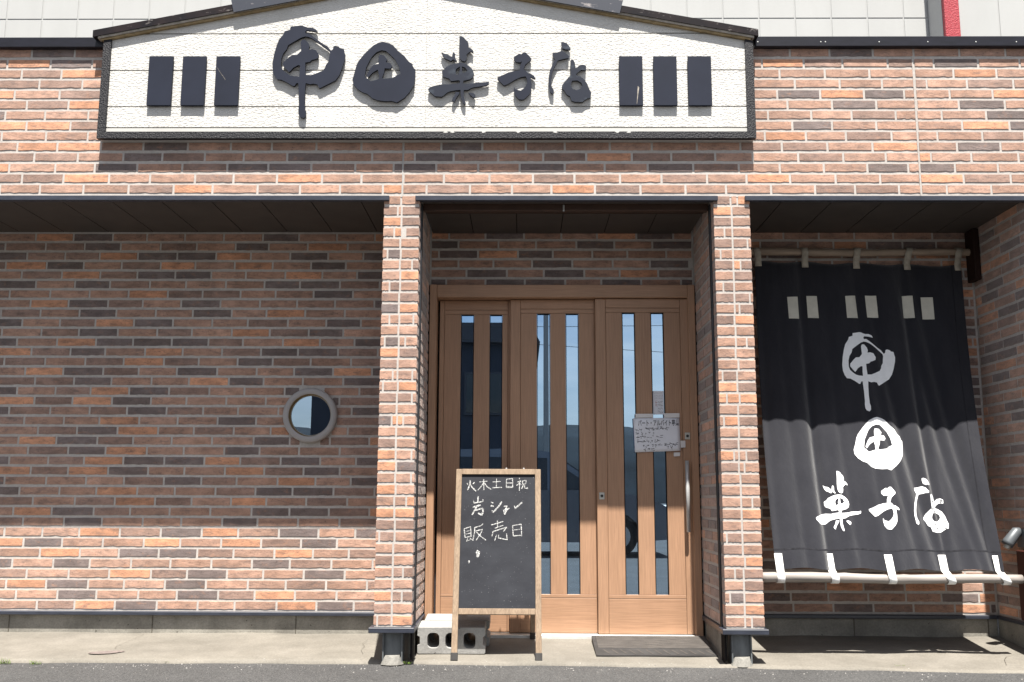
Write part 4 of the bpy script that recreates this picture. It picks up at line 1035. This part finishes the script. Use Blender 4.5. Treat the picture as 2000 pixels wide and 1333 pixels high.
for cx_, cy_, rx, ry in ((860+245/3.333, 900+605/3.333, .011, .021), (860+187/3.333, 900+658/3.333, .0045, .009)):
    x, z = board_uv(cx_, cy_); b = bm_()
    b.faces.new([b.verts.new(SF(x+rx*math.cos(t)*(1+.25*math.sin(5*t)), .0112, z+ry*math.sin(t)*(1+.2*math.sin(3*t+1)))) for t in [2*math.pi*i/18 for i in range(18)]]); obj('chalk_smudge', b, M_CHALK, board)
# rear frame
RG = on_apron(1041, 1248); yR = RG.y
ang2 = math.atan2(yR-yT-.03, ztop_-apz(yR)); L2 = math.hypot(yR-yT-.03, ztop_-.03-apz(yR))
def RF(x, y, z): return (x, yR - z*math.sin(ang2) + y*math.cos(ang2), apz(yR)+.004 + z*math.cos(ang2) + y*math.sin(ang2))
def rbox(name, x0, x1, y0, y1, z0, z1, m):
    b = bm_(); box(b, x0, x1, y0, y1, z0, z1, .002)
    for v in b.verts: v.co = RF(*v.co)
    return obj(name, b, m, stand)
for x in (bx0_+.03, bx1_-.03-.03):
    rbox('leg', x, x+.03, -.02, 0, .04, L2-.01, M_FRAMEWOOD); rbox('foot_cap', x-.002, x+.032, -.023, .003, 0, .042, M_RUBBER)
rbox('back_panel', bx0_+.062, bx1_-.062, -.016, -.006, .30, L2-.05, M_BOARD)
rbox('back_rail', bx0_+.0605, bx1_-.0605, -.02, 0, .265, .299, M_FRAMEWOOD)
for px in (989, 1023):
    q = at(px, 914, yT+.02); b = bm_(); bmesh.ops.create_uvsphere(b, u_segments=8, v_segments=6, radius=.006, matrix=Matrix.Translation((q.x, yT+.02, ztop_+.002))); obj('hinge_knob', b, M_STEEL, stand)

# ------------------------------------------------------------------ concrete blocks
def block(label, x0, yf, dx=0.0):
    W_, H_ = .39, .147; lp = []
    def rr_(xc, zc, w_, h_, r, n=4):
        out = []
        for cx_, cz_, a0 in ((w_/2-r, h_/2-r, 0), (-w_/2+r, h_/2-r, 90), (-w_/2+r, -h_/2+r, 180), (w_/2-r, -h_/2+r, 270)):
            for i in range(n+1):
                a = math.radians(a0+90*i/n); out.append((xc+cx_+r*math.cos(a), zc+cz_+r*math.sin(a)))
        return out
    e = .006
    outer = [(e,0),(W_-e,0),(W_,e),(W_,.045),(W_-.014,.052),(W_-.014,H_-.052),(W_,H_-.045),(W_,H_-e),(W_-e,H_),(e,H_),(0,H_-e),(0,H_-.045),(.014,H_-.052),(.014,.052),(0,.045),(0,e)]
    holes = [rr_(W_/2+o_, H_/2, .070, .088, .026) for o_ in (-.104, 0, .104)]
    s = math.atan(APS); z0 = apz(yf)+.006
    def fn(x, y, z): return (x0+x, yf+y*math.cos(s)-z*math.sin(s), z0+y*math.sin(s)+z*math.cos(s))
    b = bm_(); prism(b, [outer]+holes, 0, .19, fn); o = obj('concrete_block', b, M_BLOCK)
    tag(o, label, 'block', 'hollow concrete blocks beside the chalkboard'); return o
bl = on_apron(815, 1279)
block('front hollow concrete block with three holes, under the left edge of the chalkboard', bl.x, bl.y)
block('rear hollow concrete block pushed against the left door jamb behind another block', bl.x+.018, bl.y+.197)

# ------------------------------------------------------------------ rubber ramp
q = [on_apron(1157, 1253), on_apron(1375, 1254), on_apron(1409, 1285), on_apron(1163, 1283)]
rx0_, rx1_ = (q[0].x+q[3].x)/2, 1.118; ry0, ry1 = (q[2].y+q[3].y)/2, min(q[0].y, YF-.02)
ramp = thing('rubber_ramp', 'black ribbed rubber threshold ramp before the right door leaf', 'ramp', ((rx0_+rx1_)/2, ry0, 0))
ramp.location = (0, 0, 0)
def rz_(y): t = (y-ry0)/(ry1-ry0); return apz(y)+.010+.024*t
b = bm_(); prism(b, [[(ry0, apz(ry0)+.003), (ry1, apz(ry1)+.003), (ry1, rz_(ry1)), (ry0, rz_(ry0))]], rx0_, rx1_, lambda a, y, z: (y, a, z)); bmesh.ops.recalc_face_normals(b, faces=b.faces)
obj('wedge', b, M_RUBBER, ramp)
nr = 12
for i in range(nr):
    y = ry0+.14+(ry1-ry0-.16)*i/(nr-1); b = bm_()
    box(b, rx0_+.02, rx1_-.01, y-.006, y+.006, rz_(y)-.004, rz_(y)+.004, .002); obj('rib', b, M_RUBBERW, ramp)
for i in range(13):
    x = rx0_+.05+(rx1_-rx0_-.1)*i/12; b = bm_()
    quad(b, [(x-.004+.03, ry0+.02, rz_(ry0+.02)+.002), (x+.004+.03, ry0+.02, rz_(ry0+.02)+.002), (x+.004, ry0+.095, rz_(ry0+.095)+.002), (x-.004, ry0+.095, rz_(ry0+.095)+.002)]); obj('grip_bar', b, M_RUBBERW, ramp)

# ------------------------------------------------------------------ papers on the door
YN = .680
notice = thing('paper_notice', 'handwritten white recruitment notice taped across the right door leaf', 'notice', (0, 0, 0))
nq = [at(1236.5, 817.5, YN), at(1327, 816.5, YN), at(1329, 881, YN), at(1240, 884, YN)]
b = bm_(); Pn = lambda s, t: nq[0].lerp(nq[1], s).lerp(nq[3].lerp(nq[2], s), t) + Vector((0, -.004*math.sin(s*5+t*3)-.004*math.sin(s*math.pi), 0))
g_ = [[b.verts.new(Pn(i/12, j/8)) for j in range(9)] for i in range(13)]
for i in range(12):
    for j in range(8): b.faces.new((g_[i][j], g_[i][j+1], g_[i+1][j+1], g_[i+1][j]))
sheet = smooth(obj('sheet', b, M_PAPER, notice)); md = sheet.modifiers.new('t', 'SOLIDIFY'); md.thickness = .0006; md.offset = 0
def ink_text(txt, s0, s1, t0, t1, m, par, fn, bold=.0):
    cu = bpy.data.curves.new('t', 'FONT'); cu.body = txt; cu.size = 1; cu.offset = bold
    o = bpy.data.objects.new('t', cu); C.objects.link(o); bpy.context.view_layer.update(); me = bpy.data.meshes.new_from_object(o)
    bpy.data.objects.remove(o); bpy.data.curves.remove(cu)
    if not me.vertices: return
    xs = [v.co.x for v in me.vertices]; ys = [v.co.y for v in me.vertices]; a, c, d, e = min(xs), max(xs), min(ys), max(ys)
    for v in me.vertices:
        s = s0+(s1-s0)*(v.co.x-a)/(c-a or 1); t = t1-(t1-t0)*(v.co.y-d)/(e-d or 1); v.co = fn(s, t)+Vector((0, -.0012, 0))
    me.materials.clear(); me.materials.append(m); return obj('handwriting', me, None, par)
ink_text('パート・アルバイト募集', .10, .99, .05, .24, M_INK, sheet, Pn, .012)
def scribble(s0, s1, t, h, n, seed, m, par, fn):
    r = random.Random(seed); b = bm_(); x = s0
    while x < s1:
        w_ = h*.9*r.uniform(.7, 1.1)
        for _ in range(n):
            a = (x+r.uniform(0, w_), t+r.uniform(-h, h)*.5); k_ = r.random()
            c = (a[0]+(r.uniform(.4, .9)*w_ if k_ < .55 else r.uniform(-.1, .1)*w_), a[1]+(r.uniform(-.12, .12)*h if k_ < .55 else r.uniform(.3, .7)*h))
            d = Vector((c[1]-a[1], a[0]-c[0])); d = d.normalized()*.006 if d.length else d
            quad(b, [fn(a[0]-d.x*.7, a[1]-d.y)+Vector((0,-.0012,0)), fn(c[0]-d.x*.7, c[1]-d.y)+Vector((0,-.0012,0)), fn(c[0]+d.x*.7, c[1]+d.y)+Vector((0,-.0012,0)), fn(a[0]+d.x*.7, a[1]+d.y)+Vector((0,-.0012,0))])
        x += w_*1.25
    return obj('handwriting', b, m, par)
for i, (s0, s1, t, n) in enumerate(((.03,.13,.33,4),(.23,.72,.30,5),(.03,.15,.45,4),(.2,.42,.44,2),(.03,.16,.56,4),(.2,.40,.56,2),(.45,.60,.56,2),(.03,.16,.68,4),(.19,.36,.67,4),(.42,.56,.67,4),(.18,.30,.81,4),(.36,.58,.80,4),(.64,.93,.79,6),(.70,.84,.87,3),(.19,.38,.92,5))):
    scribble(s0, s1, t, .075, n, 50+i, M_INK, sheet, Pn)
for px, py, w_, h_ in ((1258, 812.5, 34, 8), (1312, 812, 30, 9), (1334, 868, 9, 14), (1322, 888, 12, 8)):
    a, c = at(px-w_/2, py+h_/2, YN-.0025), at(px+w_/2, py-h_/2, YN-.0025); b = bm_(); quad(b, [(a.x, a.y, a.z), (c.x, a.y, a.z+.002), (c.x, a.y, c.z), (a.x, a.y, c.z-.001)]); obj('tape', b, M_PLASTIC, notice)
stick = thing('sticker_sheet', 'small white payment sticker strip on the door glass above the notice', 'sticker', (0, 0, 0))
YK = .7015
sq = [at(1274.5, 764, YK), at(1296, 764, YK), at(1297, 810, YK), at(1276, 810, YK)]
Ps = lambda s, t: sq[0].lerp(sq[1], s).lerp(sq[3].lerp(sq[2], s), t)
b = bm_(); quad(b, [Ps(0,1), Ps(1,1), Ps(1,0), Ps(0,0)]); ss = obj('sheet', b, M_PAPER, stick)
for i, t in enumerate((.08, .20, .30)): scribble(.15, .9, t, .06, 2, 90+i, M_INKGREY, ss, Ps)
for i, t in enumerate((.46, .60, .74, .88)):
    if i < 2: scribble(.2, .35, t, .09, 6, 95+i, M_INKRED, ss, Ps)
    scribble(.42, .88, t, .07, 3, 100+i, M_INK, ss, Ps)

# ------------------------------------------------------------------ spotlight and box on the side wall
sp = thing('wall_spotlight', 'small grey spotlight on the brick side wall by the curtain', 'spotlight', (0, 0, 0))
zc = at(1985, 1053, .35).z; yl = .32
bx('mount_plate', XRW-.030, XRW-.007, yl-.05, yl+.05, zc-.05, zc+.06, M_LAMP, sp, .004)
b = bm_(); tube(b, [(XRW-.115, yl, zc-.035), (XRW-.105, yl, zc-.02), (XRW-.05, yl, zc+.045), (XRW-.03, yl, zc+.05)], [.034, .034, .030, .018], 16); smooth(obj('lamp_shade', b, M_LAMP, sp))
b = bm_(); tube(b, [(XRW-.120, yl, zc-.052), (XRW-.108, yl, zc-.032)], [.018, .02], 12); obj('bulb', b, M_PLATE, sp)
o = bx('wall_box', XRW-.060, XRW-.0065, .04, .33, Z0+.01, zc-.065, M_MAROON, None, .004); tag(o, 'dark red-brown box on the side wall below the grey spotlight', 'box')

# ------------------------------------------------------------------ weeds along the road edge
def weed(px, py, n, h, label, spread=.05):
    P_ = on_apron(px, py); r = random.Random(int(px)); b = bm_()
    for i in range(n):
        a = r.uniform(0, 2*math.pi); d = Vector((math.cos(a), math.sin(a)*.5, 0)); base = Vector((P_.x+r.uniform(-spread, spread), P_.y+r.uniform(-.012, .012), apz(P_.y)-.002))
        hh = h*r.uniform(.4, 1); s = Vector((-d.y, d.x, 0))*.0022; prev = None
        for j in range(4):
            t = j/3; p = base+d*(hh*.7*t*t)+Vector((0, 0, hh*(t-.25*t*t))); w_ = (1-t)
            cur = [b.verts.new(p-s*w_), b.verts.new(p+s*w_)]
            if prev: b.faces.new((prev[0], prev[1], cur[1], cur[0]))
            prev = cur
    o = obj('weed_tuft', b, M_GRASS); tag(o, label, 'weed', 'weeds along the road edge'); return o
weed(6, 1296, 60, .05, 'tallest green weed tuft at the far left corner of the road edge', .04)
weed(68, 1297, 50, .032, 'low green weed tuft second from the left on the road edge', .035)
weed(790, 1296, 90, .022, 'mossy green weed tuft beside the left pillar foot', .035)
weed(752, 1296, 24, .018, 'thin weed sprig left of the left pillar foot', .02)
weed(326, 1293, 14, .010, 'tiny weed sprig below the porthole wall on the road edge', .02)
weed(1758, 1300, 16, .010, 'tiny weed sprig on the road edge below the curtain', .03)

# ------------------------------------------------------------------ across the road (seen in the door glass)
fb = thing('opposite_building', 'shaded two storey building across the road mirrored in the door glass', 'building', (-2.6, -20, 0))
fb.location = (0, 0, 0)
bx('wall', -5.83, .35, -29, -20, 0, 5.2, M_FARWALL, fb)
b = bm_(); prism(b, [[(-5.9, 5.2), (.5, 5.2), (.2, 5.75), (-5.6, 5.75)]], -29.4, -19.7); obj('roof', b, M_FARROOF, fb)
for x in (-5.2, -3.4, -1.6):
    for z in (.9, 3.2):
        wdw = bx('window', x, x+1.1, -20.0, -19.94, z, z+1.2, M_FARROOF, fb); bx('pane', x+.06, x+1.04, -19.94, -19.925, z+.06, z+1.14, M_CARGLASS, wdw)
pole = bm_(); tube(pole, [(.62, -18, 0), (.62, -18, 7.6)], [.075, .06], 12); po = obj('utility_pole', pole, M_POLE); tag(po, 'concrete utility pole across the road mirrored in the door glass', 'utility pole')
for i, (z, dy) in enumerate(((5.35, 0), (4.9, .05), (6.6, -.1))):
    wr = bm_(); tube(wr, [(x, -18+dy-.16, z+.0016*(x*x)-(.0,.07,.03)[i]*x) for x in range(-24, 25, 3)], .007, 6); wo_ = obj('power_line', wr, M_TYRE); tag(wo_, ('upper', 'middle', 'lower')[(2, 0, 1)[i] if False else (1, 2, 0)[i]]+' power line across the road mirrored in the door glass', 'power line', 'power lines across the road')
# hill
b = bm_(); r = random.Random(4); hv = []
for i in range(81):
    x = -400+10*i; base = 21-.055*(x+20)+4*math.sin(x*.021)+2.5*math.sin(x*.057+1) if x > -60 else 26+.01*x+4*math.sin(x*.03)
    base = max(7, base); hv.append([b.verts.new((x, -230-40*t, -1+(base+r.uniform(-.6, .6))*math.sin(t*math.pi/2))) for t in (0, .3, .6, 1, 1.6)])
for p_, q_ in zip(hv, hv[1:]):
    for j in range(4): b.faces.new((p_[j], p_[j+1], q_[j+1], q_[j]))
smooth(obj('hills', b, M_HILL)); tag(bpy.data.objects['hills'], 'dark wooded hill beyond the road', kind='structure')
# parked car
car = thing('parked_car', 'silver hatchback parked across the road mirrored in the door glass', 'car', (0, 0, 0))
def arc(cx_, r, a0, a1, n=8): return [(cx_+r*math.cos(math.radians(a0+(a1-a0)*i/n)), .32+r*math.sin(math.radians(a0+(a1-a0)*i/n))) for i in range(n+1)]
prof = [(-2.0,.28),(-1.68,.24)]+arc(-1.3,.37,195,-15)+[(-.9,.22),(1.15,.22)]+arc(1.55,.37,195,-15)+[(1.95,.24),(2.36,.27),(2.41,.5),(2.36,.78),(2.1,.93),(1.4,1.04),(.98,1.33),(.46,1.68),(0,1.74),(-1.4,1.72),(-1.78,1.58),(-1.96,1.1),(-2.03,.8)]
CY0, CY1 = -9.1, -10.8
b = bm_(); prism(b, [prof], CY1, CY0); bmesh.ops.remove_doubles(b, verts=b.verts, dist=.0005)
for v in b.verts:
    if v.co.z > 1.0: v.co.y = (CY0+CY1)/2+(v.co.y-(CY0+CY1)/2)*(1-.20*(v.co.z-1.0)/.7)
bmesh.ops.recalc_face_normals(b, faces=b.faces); obj('body', b, M_CAR, car)
def sidey(z): h = (CY0-CY1)/2; return (CY0+CY1)/2 + h*(1-.20*max(0, z-1.0)/.7)
for poly in ([(-1.7,1.06),(-.62,1.06),(-.62,1.60),(-1.45,1.60)], [(-.54,1.06),(.42,1.06),(.42,1.58),(-.54,1.60)], [(.5,1.06),(1.22,1.06),(.9,1.28),(.5,1.54)]):
    b = bm_(); b.faces.new([b.verts.new((x, sidey(z)+.008, z)) for x, z in poly][::-1]); bmesh.ops.recalc_face_normals(b, faces=b.faces)
    o = obj('side_window', b, M_CARGLASS, car); md = o.modifiers.new('t', 'SOLIDIFY'); md.thickness = .006
b = bm_(); quad(b, [(1.36,-9.3,1.08),(1.36,-10.6,1.08),(.53,-10.45,1.66),(.53,-9.45,1.66)]); o = obj('windscreen', b, M_CARGLASS, car); md = o.modifiers.new('t', 'SOLIDIFY'); md.thickness = .02; md.offset = 0
for x in (-1.3, 1.55):
    for y0, y1 in ((CY0-.18, CY0+.01), (CY1-.01, CY1+.18)):
        b = bm_(); tube(b, [(x, y0, .32), (x, y1, .32)], .32, 24); t_ = obj('wheel', b, M_TYRE, car)
        b = bm_(); ye = y1+.004 if y0 > -10 else y0-.004; tube(b, [(x, ye-.004, .32), (x, ye+.004, .32)], .2, 20); obj('rim', b, M_STEEL, t_)
for y in (-9.3, -10.5): bx('headlight', 2.2, 2.40, y-.14, y+.14, .70, .82, M_SILL, car, .02)
b = bm_(); box(b, 1.02, 1.16, CY0+.02, CY0+.2, 1.02, 1.16, .03); obj('door_mirror', b, M_CAR, car)

# ------------------------------------------------------------------ loose grit on the road edge
b = bm_(); r = random.Random(21)
for i in range(420):
    x = r.uniform(-3.2, 3.0); y = edge_y(x) + r.gauss(-.06, .10); y = min(y, edge_y(x)+.05); s_ = r.choice((.0018, .0025, .003, .0035, .005)); z = (apz(y)+.002 if y > edge_y(x) else -.004)
    v_ = [b.verts.new((x+s_*r.uniform(.6, 1.2)*dx, y+s_*r.uniform(.6, 1.2)*dy, z+s_*.9*dz)) for dx, dy, dz in ((1,0,0),(0,1,0),(-1,0,0),(0,-1,0),(.2,.1,1))]
    for q_ in ((0,1,4),(1,2,4),(2,3,4),(3,0,4)): b.faces.new([v_[k_] for k_ in q_])
tag(obj('loose_grit', b, mat('pale_grit', (.26,.25,.235), .9, .2, noise=((40,40,40), .5))), 'scattered pale grit along the road edge', 'grit', kind='stuff')
